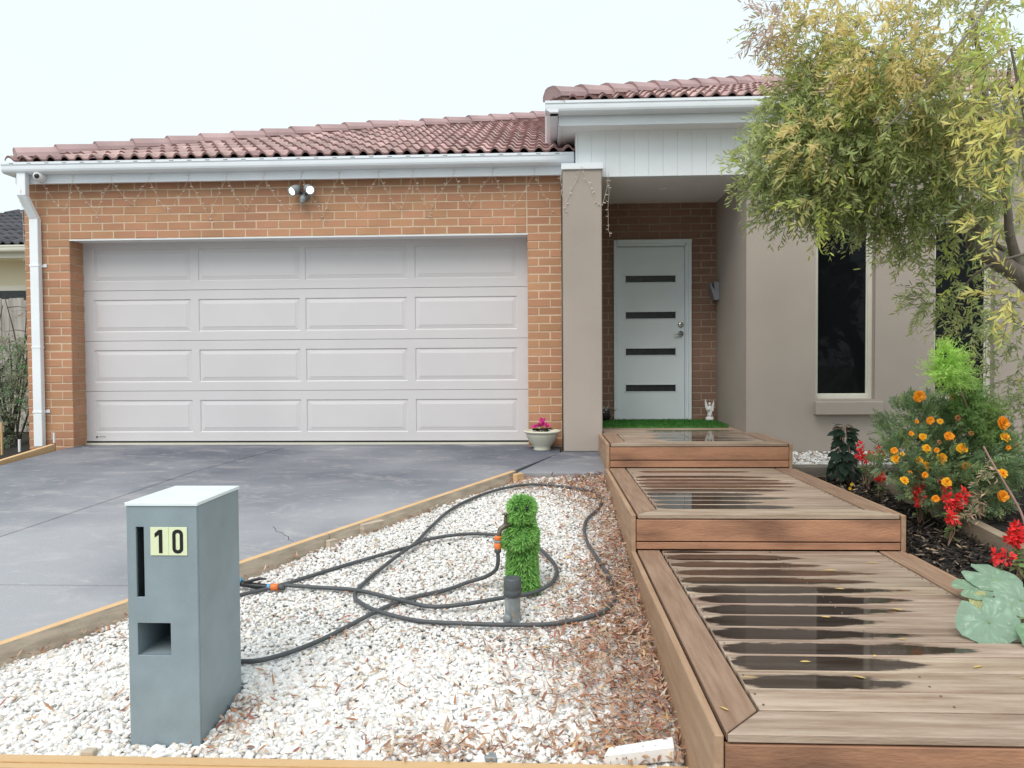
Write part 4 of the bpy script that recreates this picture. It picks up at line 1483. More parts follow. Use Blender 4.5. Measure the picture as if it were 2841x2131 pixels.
def drape(a, b, sag=.012, bulbs=3):
    a, b = Vector(a), Vector(b)
    n_ = 7
    pts = []
    for i in range(n_ + 1):
        s = i / n_
        p_ = a.lerp(b, s)
        p_.z -= sag * 4 * s * (1 - s)
        p_.x += random.uniform(-.007, .007) * (0 < i < n_)
        pts.append(p_)
    wm.tube(pts, .0018, 4, caps=False)
    for i in range(bulbs):
        p_ = pts[1 + (i * (n_ - 1)) // max(1, bulbs)]
        q_ = p_ + Vector((random.choice((-1, 1)) * .022, -.004, random.uniform(-.01, .012)))
        bm_.tube([p_, q_], [.002, .0045], 5)


hang = [-5.32, -4.98, -4.56, -4.16, -3.73, -3.33, -2.93, -2.53, -2.13, -1.72, -1.36, -0.93, -0.53, -0.10]
lens = [0.28, .30, .22, .30, .36, .30, .33, .36, .30, .33, .34, .30, .32, .30]
for i, (x, ln) in enumerate(zip(hang, lens)):
    yw = 8.088
    drape((x, 7.975, 2.88), (x - .02, 7.975, 2.80), 0, 1)
    lo = Vector((x + .17 + random.uniform(-.05, .05), yw, 2.80 - ln))
    drape((x, 7.974, 2.80), lo, .02, 4)
    if i + 1 < len(hang):
        drape(lo, (hang[i + 1] - .02, 7.974, 2.80), -.03 if i % 3 else .02, 4)
    if i % 3 == 1:
        drape(lo, lo + Vector((.02, 0, -.09)), 0, 2)
drape((-5.50, 7.88, 2.72), (-5.60, 8.08, 1.9), .0, 6)
drape((.155, 7.974, 2.80), (.168, 7.63, 2.50), .01, 3)
drape((.355, 7.626, 2.79), (.20, 7.646, 2.45), .01, 4)
drape((.20, 7.646, 2.45), (.215, 7.646, 2.32), 0, 3)
drape((.365, 7.626, 2.79), (.50, 7.646, 2.46), .02, 5)
drape((.50, 7.646, 2.46), (.562, 7.64, 2.41), .01, 2)
drape((.562, 7.64, 2.41), (.63, 7.745, 2.73), .03, 3)
drape((.63, 7.745, 2.75), (.625, 7.745, 2.25), 0, 7)
drape((.625, 7.745, 2.25), (.64, 7.745, 2.12), 0, 3)
wm.build('wire', M_wire, fl)
tag(bm_.build('bulbs', mat('clear_bulb', (.78, .72, .66), .3, .03, 9), fl), kind='stuff')

# ------------------------------------------------------------------ porch: mat, statuette, dark pot
mat_root = thing('grass_mat', 'green artificial grass mat lying across the porch in front of the door', 'mat', (1.25, 8.6, .166))
solid('backing', M_grassb, mat_root, 0.60, 1.93, 8.22, 9.04, .166, .182)


def blades(Pts, Nrm, L, W, col, lean=0.5, grav=0.25):
    n_ = len(Pts)
    d_ = unit(Nrm + rng.normal(size=(n_, 3)) * lean + np.array([0, 0, -grav])[None])
    nn_ = unit(rng.normal(size=(n_, 3)))
    return leaves(Pts, d_, nn_, L * rng.uniform(.7, 1.2, n_), W, jit(col, n_, .35, .1), curl=rng.uniform(-.2, .3, n_))


n = 9000
P = np.stack([rng.uniform(.60, 1.93, n), rng.uniform(8.21, 9.04, n), np.full(n, .18)], 1)
V, F, C = blades(P, np.tile([0, -.1, 1.0], (n, 1)), .032, .005, (.075, .24, .05), .45, 0)
tag(npmesh('grass_pile', V, F, M_grass, mat_root, C), kind='stuff')

ang_root = thing('angel_statuette', 'small white winged angel statuette at the right of the front door', 'statuette', (1.87, 8.98, .20))
ax_, ay_, az_ = 1.885, 8.96, .185
MB().lathe([(0, 0), (.05, 0), (.053, .012), (.044, .022), (.048, .036), (.036, .045), (0, .048)], (ax_, ay_, az_ + .003), 14).build('base', M_white, ang_root)
bd = MB().lathe([(.0, 0), (.036, .0), (.030, .03), (.024, .07), (.027, .10), (.024, .118), (.012, .13), (.009, .137)], (ax_ + .002, ay_, az_ + .046), 14)
bd.ball((ax_ - .004, ay_ - .008, az_ + .046 + .150), (.016, .017, .019))
bd.tube([(ax_ - .024, ay_ - .01, az_ + .158), (ax_ - .03, ay_ - .03, az_ + .125), (ax_ - .008, ay_ - .04, az_ + .135)], [.009, .008, .006], 7)
bd.tube([(ax_ + .026, ay_ - .01, az_ + .158), (ax_ + .034, ay_ - .03, az_ + .12), (ax_ + .012, ay_ - .04, az_ + .11)], [.009, .008, .006], 7)
bd.tube([(ax_ - .008, ay_ - .02, az_ + .05), (ax_ + .012, ay_ - .036, az_ + .09), (ax_ + .006, ay_ - .02, az_ + .13)], [.012, .011, .008], 7)
bd.build('figure', M_white, ang_root)
for s in (-1, 1):
    wp = [(0, .10), (.018, .14), (.030, .19), (.044, .235), (.050, .222), (.052, .19), (.046, .15), (.034, .115), (.016, .085)]
    if s < 0:
        wp = [(.0, .10), (.014, .15), (.026, .20), (.046, .255), (.050, .23), (.050, .19), (.044, .15), (.030, .115), (.014, .085)]
    q = [(ax_ + s * a * 1.05, az_ + b) for a, b in wp]
    MB().extrude_y(q if s > 0 else q[::-1], ay_ + .012, ay_ + .024).build('wing', M_white, ang_root, bevel=.002)

dk = thing('dark_pot', 'round dark pot with pale blooms half hidden behind the pillar', 'pot', (.66, 8.85, .20))
MB().lathe([(0, 0), (.06, 0), (.085, .06), (.08, .13), (.07, .14), (.062, .13), (0, .125)], (.655, 8.85, .19), 20).build('pot', M_blackp, dk)
fo = Foliage()
for i in range(60):
    d = Vector((random.gauss(0, 1), random.gauss(0, 1), random.uniform(.2, 1.2))).normalized()
    sprig(fo, (.655, 8.85, .32), d, random.uniform(.05, .16), 5, .03, .012, (.45, .42, .36) if i % 3 else (.12, .16, .08))
fo.build('blooms', M_petal, dk)

# potted cyclamen by the garage
pot = thing('flower_pot', 'cream bowl planter with magenta cyclamen beside the garage door', 'planter', (-.045, 7.88, -.03))
pz = -.028
MB().lathe([(0, 0), (.085, 0), (.09, .01), (.083, .022), (.10, .05), (.135, .095), (.160, .145), (.165, .158), (.163, .162), (.170, .172), (.170, .178), (.186, .181), (.192, .190), (.189, .199),
            (.178, .202), (.165, .195), (.155, .165), (0, .155)], (-.045, 7.885, pz), 40).build('bowl', M_pot, pot)
MB().lathe([(0, .168), (.155, .163)], (-.045, 7.885, pz), 24).build('soil', M_soil, pot)
fo = Foliage()
n = 90
a = rng.uniform(0, 2 * PI, n)
rr_ = rng.uniform(.0, .085, n)
P = np.stack([-.045 + rr_ * np.cos(a), 7.885 + rr_ * np.sin(a), pz + .165 + rng.uniform(.01, .055, n)], 1)
D = np.stack([np.cos(a), np.sin(a), rng.uniform(.0, .7, n)], 1)
fo.leaves(P, D, np.tile([0, 0, 1.0], (n, 1)) + rng.normal(0, .3, (n, 3)), rng.uniform(.03, .05, n), rng.uniform(.022, .034, n), jit((.035, .07, .03), n, .5), curl=.3)
fo.build('leaf_clump', M_leaf, pot)
for k, (dx, dz) in enumerate([(-.015, .085), (-.025, .075), (-.005, .08), (-.075, .065), (.055, .07), (.005, .13), (-.005, .118), (.02, .09)]):
    fo = Foliage()
    n = 7
    a = np.linspace(0, 2 * PI, n, endpoint=False) + k
    c0 = np.array([-.045 + dx, 7.86 + .01 * (k % 3), pz + .165 + dz])
    D = np.stack([np.cos(a), np.sin(a) * .8, rng.uniform(.4, 1.4, n)], 1)
    fo.leaves(np.tile(c0, (n, 1)), D, np.stack([-np.sin(a), np.cos(a), np.ones(n) * .3], 1) + rng.normal(0, .4, (n, 3)), rng.uniform(.034, .046, n), .026, jit((.72, .05, .32), n, .35), curl=-.2, shape=(.4, .8, .9))
    fo.leaves(np.array([[-.045 + dx * .4, 7.88, pz + .165]]), (c0 - np.array([-.045 + dx * .4, 7.88, pz + .165]))[None], np.array([[0, -1.0, 0]]), float(np.linalg.norm(c0 - np.array([-.045 + dx * .4, 7.88, pz + .165]))), .004, np.array([[.25, .06, .08]]))
    fo.build('flower', M_petal, pot)

# ------------------------------------------------------------------ grass animal hugging the tap, pipes, hose
gx, gy_, gzr = -.142, 4.345, -.425
ga = thing('grass_animal', 'upright animal figure of green artificial grass hugging the garden tap', 'garden figure', (gx, gy_, gzr))
sk_v = [(0, 0, .08), (0, 0, .02), (0, 0, .20), (0, 0, .32), (0, -.002, .405), (0, -.005, .455), (-.050, .0, .512), (.050, .0, .512), (0, -.05, .440), (0, -.072, .432),
        (-.05, -.01, .335), (-.075, -.05, .285), (-.078, -.075, .255), (.055, -.03, .345), (.03, -.082, .30), (-.05, -.092, .265)]
sk_e = [(0, 1), (0, 2), (2, 3), (3, 4), (4, 5), (5, 6), (5, 7), (4, 8), (8, 9), (3, 10), (10, 11), (11, 12), (3, 13), (13, 14), (14, 15)]
sk_r = [.080, .078, .074, .068, .060, .066, .034, .034, .044, .026, .036, .028, .024, .034, .026, .020]
me = bpy.data.meshes.new('body')
me.from_pydata(sk_v, sk_e, [])
bo = bpy.data.objects.new('body_skeleton', me)
COL.objects.link(bo)
bo.modifiers.new('skin', 'SKIN')
for i, r in enumerate(sk_r):
    me.skin_vertices[0].data[i].radius = (r, r)
me.skin_vertices[0].data[0].use_root = True
bo.modifiers.new('sub', 'SUBSURF').levels = 2
dg_ = bpy.context.evaluated_depsgraph_get()
dg_.update()
bme = bpy.data.meshes.new_from_object(bo.evaluated_get(dg_))
bpy.data.objects.remove(bo)
bme.name = 'body'
bme.materials.clear()
bme.materials.append(M_grassb)
body = bpy.data.objects.new('body', bme)
COL.objects.link(body)
body.parent = ga
bme.calc_loop_triangles()
bv = np.array([v.co[:] for v in bme.vertices])
tri = np.array([t_.vertices[:] for t_ in bme.loop_triangles])
e1_, e2_ = bv[tri[:, 1]] - bv[tri[:, 0]], bv[tri[:, 2]] - bv[tri[:, 0]]
cr_ = np.cross(e1_, e2_)
ar = np.linalg.norm(cr_, axis=1)
n = 12500
ti = rng.choice(len(tri), n, p=ar / ar.sum())
r1_, r2_ = np.sqrt(rng.random(n)), rng.random(n)
P = bv[tri[ti, 0]] * (1 - r1_)[:, None] + bv[tri[ti, 1]] * (r1_ * (1 - r2_))[:, None] + bv[tri[ti, 2]] * (r1_ * r2_)[:, None]
Nr = cr_[ti] / ar[ti][:, None]
if np.mean(np.sum(Nr * (P - np.array([0, 0, .25])), axis=1)) < 0:
    Nr = -Nr
eyes = np.array([[-.026, -.058, .472], [.030, -.058, .472]])
ok = np.all([np.linalg.norm(P - e_[None], axis=1) > .017 for e_ in eyes], axis=0) & (P[:, 2] > .003)
P, Nr = P[ok], Nr[ok]
V, F, C = blades(P + np.array([gx, gy_, gzr]), Nr, .031, .0052, (.34, .62, .19), .24, .55)
tag(npmesh('grass_fur', V, F, M_grass, ga, C), kind='stuff')
for e_ in eyes:
    MB().ball((gx + e_[0], gy_ + e_[1] - .004, gzr + e_[2]), .0085, 0, 10, 7).build('eye', M_blackp, ga)

tap = thing('garden_tap', 'weathered brass garden tap with orange hose connector held by the grass figure', 'tap', (-.25, 4.30, -.10))
MB().tube([(-.19, 4.33, -.05), (-.232, 4.30, -.05), (-.262, 4.285, -.07), (-.272, 4.28, -.105)], [.016, .016, .014, .013], 10).build('spout', M_brass, tap)
MB().tube([(-.232, 4.30, -.05), (-.232, 4.30, .0)], [.014, .010], 10).tube([(-.252, 4.30, .012), (-.212, 4.30, .018)], .006, 8).ball((-.232, 4.30, .012), .012).build('handle', M_brass, tap)
cn = MB().lathe([(0, 0), (.018, 0), (.020, -.006), (.020, -.022), (.0165, -.024), (.0165, -.036), (.020, -.038), (.020, -.070), (.017, -.075), (0, -.075)], (-.276, 4.278, -.105), 16).build('hose_connector', M_orange, tap)
MB().lathe([(.0175, -.0235), (.0215, -.026), (.0215, -.036), (.0175, -.0375)], (-.276, 4.278, -.105), 16).build('connector_band', M_greyp, cn)
MB().lathe([(.016, -.073), (.020, -.076), (.019, -.092), (.013, -.096)], (-.276, 4.278, -.105), 16).build('lock_nut', M_dgreyp, tap)

pv = thing('pipe_riser', 'grey capped plumbing riser standing in front of the grass figure', 'pipe', (-.185, 3.95, -.47))
MB().lathe([(.040, -.05), (.040, .11), (.043, .115)], (-.180, 3.955, -.45), 22).build('pipe', M_greyp, pv)
MB().lathe([(.043, .105), (.047, .108), (.047, .135), (.044, .14), (.046, .145), (.046, .195), (.041, .202), (.030, .200), (0, .197)], (-.180, 3.955, -.45), 22).build('cap', M_dgreyp, pv)
MB().tube([(-.205, 3.935, -.445), (-.205, 3.90, -.445)], .020, 12).lathe([(0, 0), (.021, 0), (.021, .012), (.016, .016), (0, .016)], (-.207, 3.902, -.445), 16, axis=(-.1, -1, .1)).tube([(-.20, 3.93, -.50), (-.20, 3.93, -.36)], .018, 12).build('side_fitting', M_greyp, pv)

HG = [(-.276, 4.278, -.20), (-.275, 4.277, -.245), (-.289, 4.30, -.30), (-.35, 4.37, -.36), (-.45, 4.395, None), (-0.581, 4.288, None)] + [(x, y, None) for x, y in
      [(-0.769, 4.163), (-0.909, 3.988), (-1.099, 3.703), (-1.264, 3.518), (-1.42, 3.46), (-1.70, 3.56), (-1.86, 3.86), (-1.78, 4.12), (-1.55, 4.330), (-1.229, 4.648), (-0.961, 4.894),
       (-0.883, 5.004), (-0.818, 5.343), (-0.733, 5.708), (-0.591, 6.049), (-0.385, 6.296), (-0.121, 6.434), (0.149, 6.379), (0.334, 6.246), (0.428, 6.043), (0.389, 5.795), (0.296, 5.545),
       (0.257, 5.306), (0.268, 5.036), (0.321, 4.715), (0.358, 4.467), (0.373, 4.243), (0.344, 4.089), (0.257, 3.967), (0.041, 3.874), (-0.193, 3.844), (-0.428, 3.849), (-0.672, 3.891),
       (-0.897, 3.989), (-1.019, 4.093), (-1.073, 4.218), (-1.046, 4.384), (-0.973, 4.659), (-0.904, 4.912), (-0.807, 5.066), (-0.571, 5.176), (-0.345, 5.188), (-0.160, 5.100), (-0.065, 4.947),
       (0.031, 4.711), (0.057, 4.524), (0.020, 4.349), (-0.083, 4.235), (-0.246, 4.154), (-0.451, 4.064), (-0.624, 4.049), (-0.812, 4.120), (-1.069, 4.236), (-1.30, 4.285), (-1.50, 4.300)]]


def catmull(pts, k=6):
    out = []
    n_ = len(pts)
    for i in range(n_ - 1):
        p0, p1, p2, p3 = pts[max(i - 1, 0)], pts[i], pts[i + 1], pts[min(i + 2, n_ - 1)]
        for j in range(k):
            t_ = j / k
            out.append(tuple(0.5 * (2 * b + (c_ - a_) * t_ + (2 * a_ - 5 * b + 4 * c_ - d_) * t_ * t_ + (3 * b - a_ - 3 * c_ + d_) * t_ ** 3) for a_, b, c_, d_ in zip(p0, p1, p2, p3)))
    out.append(pts[-1])
    return out


hp = []
for i, (x, y, z) in enumerate(HG):
    if z is None:
        z = z_gravel(y) + .014 + .016 * (i / len(HG)) + .004 * math.sin(i * 2.1)
    hp.append((x, y, z))
hose = thing('garden_hose', 'long dark grey garden hose looped over the white gravel', 'hose', (-.5, 4.6, -.4))
MB().tube(catmull(hp, 6), .0115, 9).build('hose_tube', M_hose, hose)
for x, y in [(-0.905, 3.985), (-.84, 5.2)]:
    pass
noz = thing('spray_gun', 'black and blue hose spray gun with orange connector lying behind the letterbox', 'spray gun', (-1.62, 4.3, -.42))
zn = -.408
MB().lathe([(0, 0), (.018, 0), (.018, .03), (.014, .034), (0, .034)], (-1.50, 4.30, zn), 14, axis=(-1, 0, 0)).build('lock_nut', M_dgreyp, noz)
MB().lathe([(0, 0), (.019, 0), (.019, .042), (.015, .044), (0, .044)], (-1.536, 4.30, zn), 14, axis=(-1, 0, 0)).build('connector', M_orange, noz)
MB().lathe([(0, 0), (.017, 0), (.018, .015), (.014, .02), (0, .02)], (-1.582, 4.30, zn), 14, axis=(-1, 0, 0)).build('collar', M_blue, noz)
MB().tube([(-1.60, 4.30, zn), (-1.66, 4.30, zn + .004), (-1.72, 4.305, zn + .012), (-1.80, 4.31, zn + .022)], [.016, .019, .017, .021], 12).build('grip', M_blackp, noz)
MB().tube([(-1.60, 4.285, zn + .05), (-1.64, 4.285, zn + .052), (-1.70, 4.29, zn + .034), (-1.735, 4.295, zn + .028)], [.006, .009, .009, .008], 8).build('trigger', M_blackp, noz)
MB().lathe([(0, 0), (.026, 0), (.028, .03), (.02, .05), (0, .05)], (-1.755, 4.305, zn + .022), 14, axis=(-1, 0, .3)).build('spray_head', M_blue, noz)

# ------------------------------------------------------------------ fallen yellow leaves on the platforms
FL = [(1.109, 2.765, .055, 2.4), (0.967, 2.902, .05, .25), (1.583, 2.873, .065, .5), (0.718, 2.753, .075, .03), (1.249, 2.966, .03, .9), (1.436, 3.151, .04, .1), (1.584, 3.533, .05, 2.5), (1.446, 3.847, .05, 2.6),
      (1.524, 4.194, .08, 2.9), (0.572, 2.498, .045, 2.1), (1.70, 2.772, .05, 2.8), (1.815, 4.358, .07, 2.8), (1.226, 3.417, .045, 2.7)]
FLAB = ['broad yellow leaf on the wet board nearest the front of the lowest platform', 'yellow leaf crossing the seam between the two nearest wet boards', 'long yellow leaf on the dry pale boards towards the squash leaves',
        'thin straw yellow needle beside the near mitred border board', 'tiny curled yellow leaf in the second nearest wet patch', 'small yellow leaf near the pointed tip of the longest wet patch',
        'yellow leaf on the dry end of a board left of the large squash leaf', 'yellow leaf lying on a dark wet board in the middle of the lowest platform', 'slender yellow leaf across the far wet boards of the lowest platform',
        'yellow leaf on the mitred corner of the left border board', 'pale thin leaf on the dry front boards at the far end', 'thin pale leaf on the farthest boards near the mulch side', 'short pale leaf in the wet patch right of the mirrored door edge']
for i, (x, y, L, a) in enumerate(FL):
    V, F, C = leaves(np.array([[x - math.cos(a) * L / 2, y - math.sin(a) * L / 2, -.262]]), np.array([[math.cos(a), math.sin(a), .02]]), np.array([[.1, -.2, 1.0]]), L, .010 if i != 3 else .005,
                     np.array([(.66, .47, .16)]) * random.uniform(.75, 1.1), curl=.12)
    tag(npmesh('fallen_leaf', V, F, M_litter, None, C), FLAB[i], 'leaf', 'yellow leaves fallen on the lowest platform')

# ------------------------------------------------------------------ plants
LEAFC = {'green': (.38, .45, .19), 'dark': (.33, .40, .19), 'olive': (.50, .48, .20), 'gold': (.70, .60, .25), 'lime': (.52, .60, .15), 'yellow': (.74, .67, .22), 'rust': (.56, .43, .36)}
TIPC = {'green': (.50, .55, .22), 'dark': (.42, .48, .21), 'olive': (.62, .58, .24), 'gold': (.82, .68, .30), 'lime': (.62, .68, .17), 'yellow': (.82, .75, .26), 'rust': (.62, .47, .40)}
BLOBS = [(1.95, 5.70, 3.27, 0.31, 'gold', 0.60), (1.66, 5.70, 3.31, 0.17, 'rust', 0.45), (2.15, 5.80, 2.90, 0.37, 'green', 1.00), (1.88, 5.80, 2.67, 0.26, 'green', 1.00), (1.65, 5.70, 2.34, 0.25, 'green', 1.00),
         (1.80, 5.80, 2.14, 0.23, 'dark', 1.00), (2.04, 5.60, 2.34, 0.37, 'green', 1.00), (2.22, 5.80, 2.12, 0.28, 'dark', 0.9), (2.21, 5.10, 2.85, 0.29, 'gold', 0.80), (2.33, 5.30, 2.50, 0.34, 'green', 0.9),
         (2.62, 5.80, 2.19, 0.37, 'dark', 1.00), (2.84, 5.60, 3.17, 0.37, 'olive', 0.50), (2.73, 5.20, 2.55, 0.34, 'olive', 0.85), (2.95, 5.50, 2.27, 0.35, 'green', 0.75), (2.46, 4.20, 2.51, 0.20, 'lime', 0.30),
         (2.47, 4.20, 2.05, 0.21, 'yellow', 0.30), (2.70, 5.90, 1.84, 0.19, 'green', 0.75), (2.48, 5.90, 1.94, 0.13, 'dark', 0.75), (3.02, 5.90, 1.98, 0.28, 'green', 0.45), (2.53, 4.40, 1.73, 0.18, 'yellow', 0.15),
         (3.01, 5.80, 1.40, 0.20, 'green', 0.40), (3.09, 5.70, 1.12, 0.17, 'green', 0.35), (2.57, 4.40, 1.24, 0.11, 'yellow', 0.16), (2.88, 5.90, 1.34, 0.11, 'green', 0.50), (3.71, 6.30, 0.71, 0.28, 'dark', 0.25),
         (3.67, 6.20, 1.79, 0.26, 'dark', 0.30), (3.69, 6.20, 1.15, 0.22, 'dark', 0.22), (3.73, 6.30, 0.23, 0.23, 'dark', 0.25), (1.84, 5.30, 1.93, 0.11, 'lime', 0.35), (1.72, 5.20, 2.33, 0.13, 'gold', 0.60),
         # the part of the crown above and beyond the frame
         (2.3, 5.7, 3.75, .5, 'olive', .5), (3.1, 5.7, 3.7, .5, 'green', .5), (3.6, 5.6, 3.1, .5, 'green', .6), (3.9, 5.6, 2.4, .5, 'dark', .3), (3.2, 4.6, 2.9, .4, 'olive', .2), (3.3, 6.4, 2.9, .4, 'dark', .25)]
tree = thing('garden_tree', 'leaning multi-stemmed tree with narrow olive and golden leaves before the rendered wall', 'tree', (4.05, 5.9, -.2))
trunk = MB().tube([(4.10, 5.9, -.28), (4.03, 5.9, .40), (3.93, 5.9, .95), (3.78, 5.9, 1.27), (3.553, 5.9, 1.474), (3.344, 5.9, 1.614), (3.168, 5.9, 1.747)], [.12, .10, .09, .082, .074, .066, .058], 12).build('trunk', M_bark, tree)
LIMBS = [([(3.168, 5.9, 1.747), (3.055, 5.88, 1.978), (2.867, 5.85, 2.238), (2.63, 5.8, 2.414), (2.426, 5.75, 2.555), (2.1, 5.7, 2.72)], [.040, .033, .027, .021, .015, .008]),
         ([(3.168, 5.9, 1.747), (3.26, 5.85, 1.992), (3.242, 5.8, 2.402), (3.198, 5.8, 2.846), (3.1, 5.8, 3.4)], [.045, .036, .028, .022, .012]),
         ([(3.553, 5.9, 1.474), (3.42, 5.84, 1.75), (3.375, 5.8, 1.95), (3.28, 5.7, 2.3), (3.2, 5.5, 2.9)], [.036, .034, .028, .022, .012]),
         ([(3.62, 5.9, 1.44), (3.56, 6.05, 1.66), (3.40, 6.12, 1.80), (3.20, 6.15, 1.95), (2.9, 6.1, 2.1)], [.030, .026, .021, .016, .010]),
         ([(2.867, 5.85, 2.238), (2.55, 5.75, 2.25), (2.2, 5.7, 2.15), (1.85, 5.7, 2.15)], [.016, .013, .009, .005]),
         ([(3.198, 5.8, 2.6), (2.8, 5.6, 2.8), (2.4, 5.5, 2.95), (1.95, 5.6, 3.2)], [.018, .014, .010, .005]),
         ([(3.9, 5.85, 1.05), (3.3, 5.0, 1.6), (2.7, 4.4, 2.0), (2.45, 4.2, 2.5)], [.03, .02, .012, .006]),
         ([(2.95, 5.3, 3.25), (2.678, 5.0, 2.946), (2.397, 4.95, 2.607), (2.113, 4.95, 2.295)], [.007, .007, .006, .004]),
         ([(3.3, 5.0, 1.6), (3.0, 5.4, 1.5), (2.95, 5.7, 1.3)], [.012, .009, .005])]
for pts, rs in LIMBS:
    MB().tube(catmull(pts, 4), list(np.interp(np.linspace(0, 1, 4 * (len(pts) - 1) + 1), np.linspace(0, 1, len(pts)), rs)), 9).build('limb', M_bark, tree)
fo = Foliage()
for bi, (x, y, z, r, cn_, den) in enumerate(BLOBS):
    ns = int(2350 * r * r * den) + 6
    if bi >= 30:
        ns = int(330 * r * r * den)
    for i in range(ns):
        d = rng.normal(size=3)
        d /= np.linalg.norm(d)
        rad = r * rng.uniform(.25, 1.0) ** .6
        p = np.array([x, y, z]) + d * rad * np.array([1, 1.1, 1]) * .9
        dirv = d * .7 + rng.normal(size=3) * .5 + np.array([-.35, -.15, -.25])
        near = y < 4.6
        L = rng.uniform(.14, .26) if not near else rng.uniform(.12, .22)
        cc_ = cn_
        if rng.random() < .14:
            cc_ = ['olive', 'lime', 'green', 'dark'][rng.integers(0, 4)]
        sprig(fo, p, dirv, L, int(rng.integers(11, 17)) if not near else 12, .055 if not near else .062, .0130, LEAFC[cc_], droop=.25, spread=.8, tip=TIPC[cc_], sw=.0035)
tag(fo.build('crown', M_leaf, tree), kind='stuff')

# marigold bush: feathery foliage, each flower a part
mg = thing('marigold_bush', 'large marigold bush with many orange and yellow flowers in the bed by the wall', 'flowering plant', (2.95, 5.45, -.2))
fo = Foliage()
MBL = [(2.55, 5.45, .36, .22), (2.75, 5.5, .38, .24), (2.45, 5.35, .18, .20), (2.65, 5.3, .12, .24), (2.90, 5.35, .20, .24), (2.52, 5.2, .05, .15), (3.08, 5.4, .20, .20), (2.75, 5.2, .0, .18), (2.62, 5.5, .48, .14), (2.95, 5.5, .42, .16),
       (2.93, 5.25, .0, .15), (3.05, 5.5, .05, .2)]
for x, y, z, r in MBL:
    for i in range(int(3300 * r * r) + 10):
        d = rng.normal(size=3)
        d /= np.linalg.norm(d)
        p = np.array([x, y, z]) + d * r * rng.uniform(.3, 1.0) ** .5
        dirv = d * .8 + np.array([0, -.3, .35]) + rng.normal(size=3) * .4
        L = rng.uniform(.055, .10)
        # a pinnate leaf: leaflets in two rows along the rachis
        dirv /= np.linalg.norm(dirv)
        side = np.cross(dirv, rng.normal(size=3))
        side /= np.linalg.norm(side)
        nl = 11
        t = np.repeat(np.linspace(.15, .92, 5), 2)
        t = np.append(t, 1.0)
        sg = np.append(np.tile([1.0, -1.0], 5), 0)
        pts = p[None] + dirv[None] * (t * L)[:, None]
        dd = dirv[None] * .75 + side[None] * sg[:, None]
        nn = np.cross(dirv, side)[None] + rng.normal(size=(nl, 3)) * .2
        base = (.21, .31, .155) if rng.random() > .35 else (.33, .42, .19)
        if z < .1 and rng.random() < .25:
            base = (.18, .16, .09)
        fo.leaves(pts, dd, nn, .034 * rng.uniform(.8, 1.2), .0098, jit(base, nl, .15) * rng.uniform(.75, 1.25), curl=.2)
tag(fo.build('foliage', M_leaf, mg), kind='stuff')
stm = MB()
for i in range(16):
    x0, y0 = 2.90 + random.uniform(-.12, .2), 5.45 + random.uniform(-.15, .15)
    b = random.choice(MBL)
    stm.tube([(x0, y0, -.25), ((x0 + b[0]) / 2 + random.uniform(-.05, .05), (y0 + b[1]) / 2, .5 * b[2] - .06), (b[0], b[1], b[2])], [.007, .006, .004], 5)
stm.build('stems', M_stem, mg)


def marigold_mesh(col, col2, seed):
    r_ = np.random.default_rng(seed)
    f_ = Foliage()
    for ring, (np_, el, L, wd) in enumerate([(11, .10, 1.0, .62), (10, .45, .85, .55), (8, .85, .62, .45), (6, 1.3, .40, .30)]):
        a = np.linspace(0, 2 * PI, np_, endpoint=False) + ring * .3 + r_.uniform(-.12, .12, np_)
        D = np.stack([np.cos(a) * math.cos(el), np.sin(a) * math.cos(el), np.full(np_, math.sin(el))], 1)
        N_ = np.stack([-np.cos(a) * math.sin(el), -np.sin(a) * math.sin(el), np.full(np_, math.cos(el))], 1)
        k = ring / 3
        c = (np.array(col) * (1 - k) + np.array(col2) * k)[None] * r_.uniform(.8, 1.15, (np_, 1))
        V, F, C = leaves(np.zeros((np_, 3)), D, N_ + r_.normal(0, .15, (np_, 3)), L * r_.uniform(.85, 1.1, np_), wd, c, curl=r_.uniform(-.05, .4, np_), shape=(.45, .88, .92))
        f_.put(V, F, C)
    o_ = f_.build('flower', M_petal)
    me_ = o_.data
    bpy.data.objects.remove(o_)
    return me_


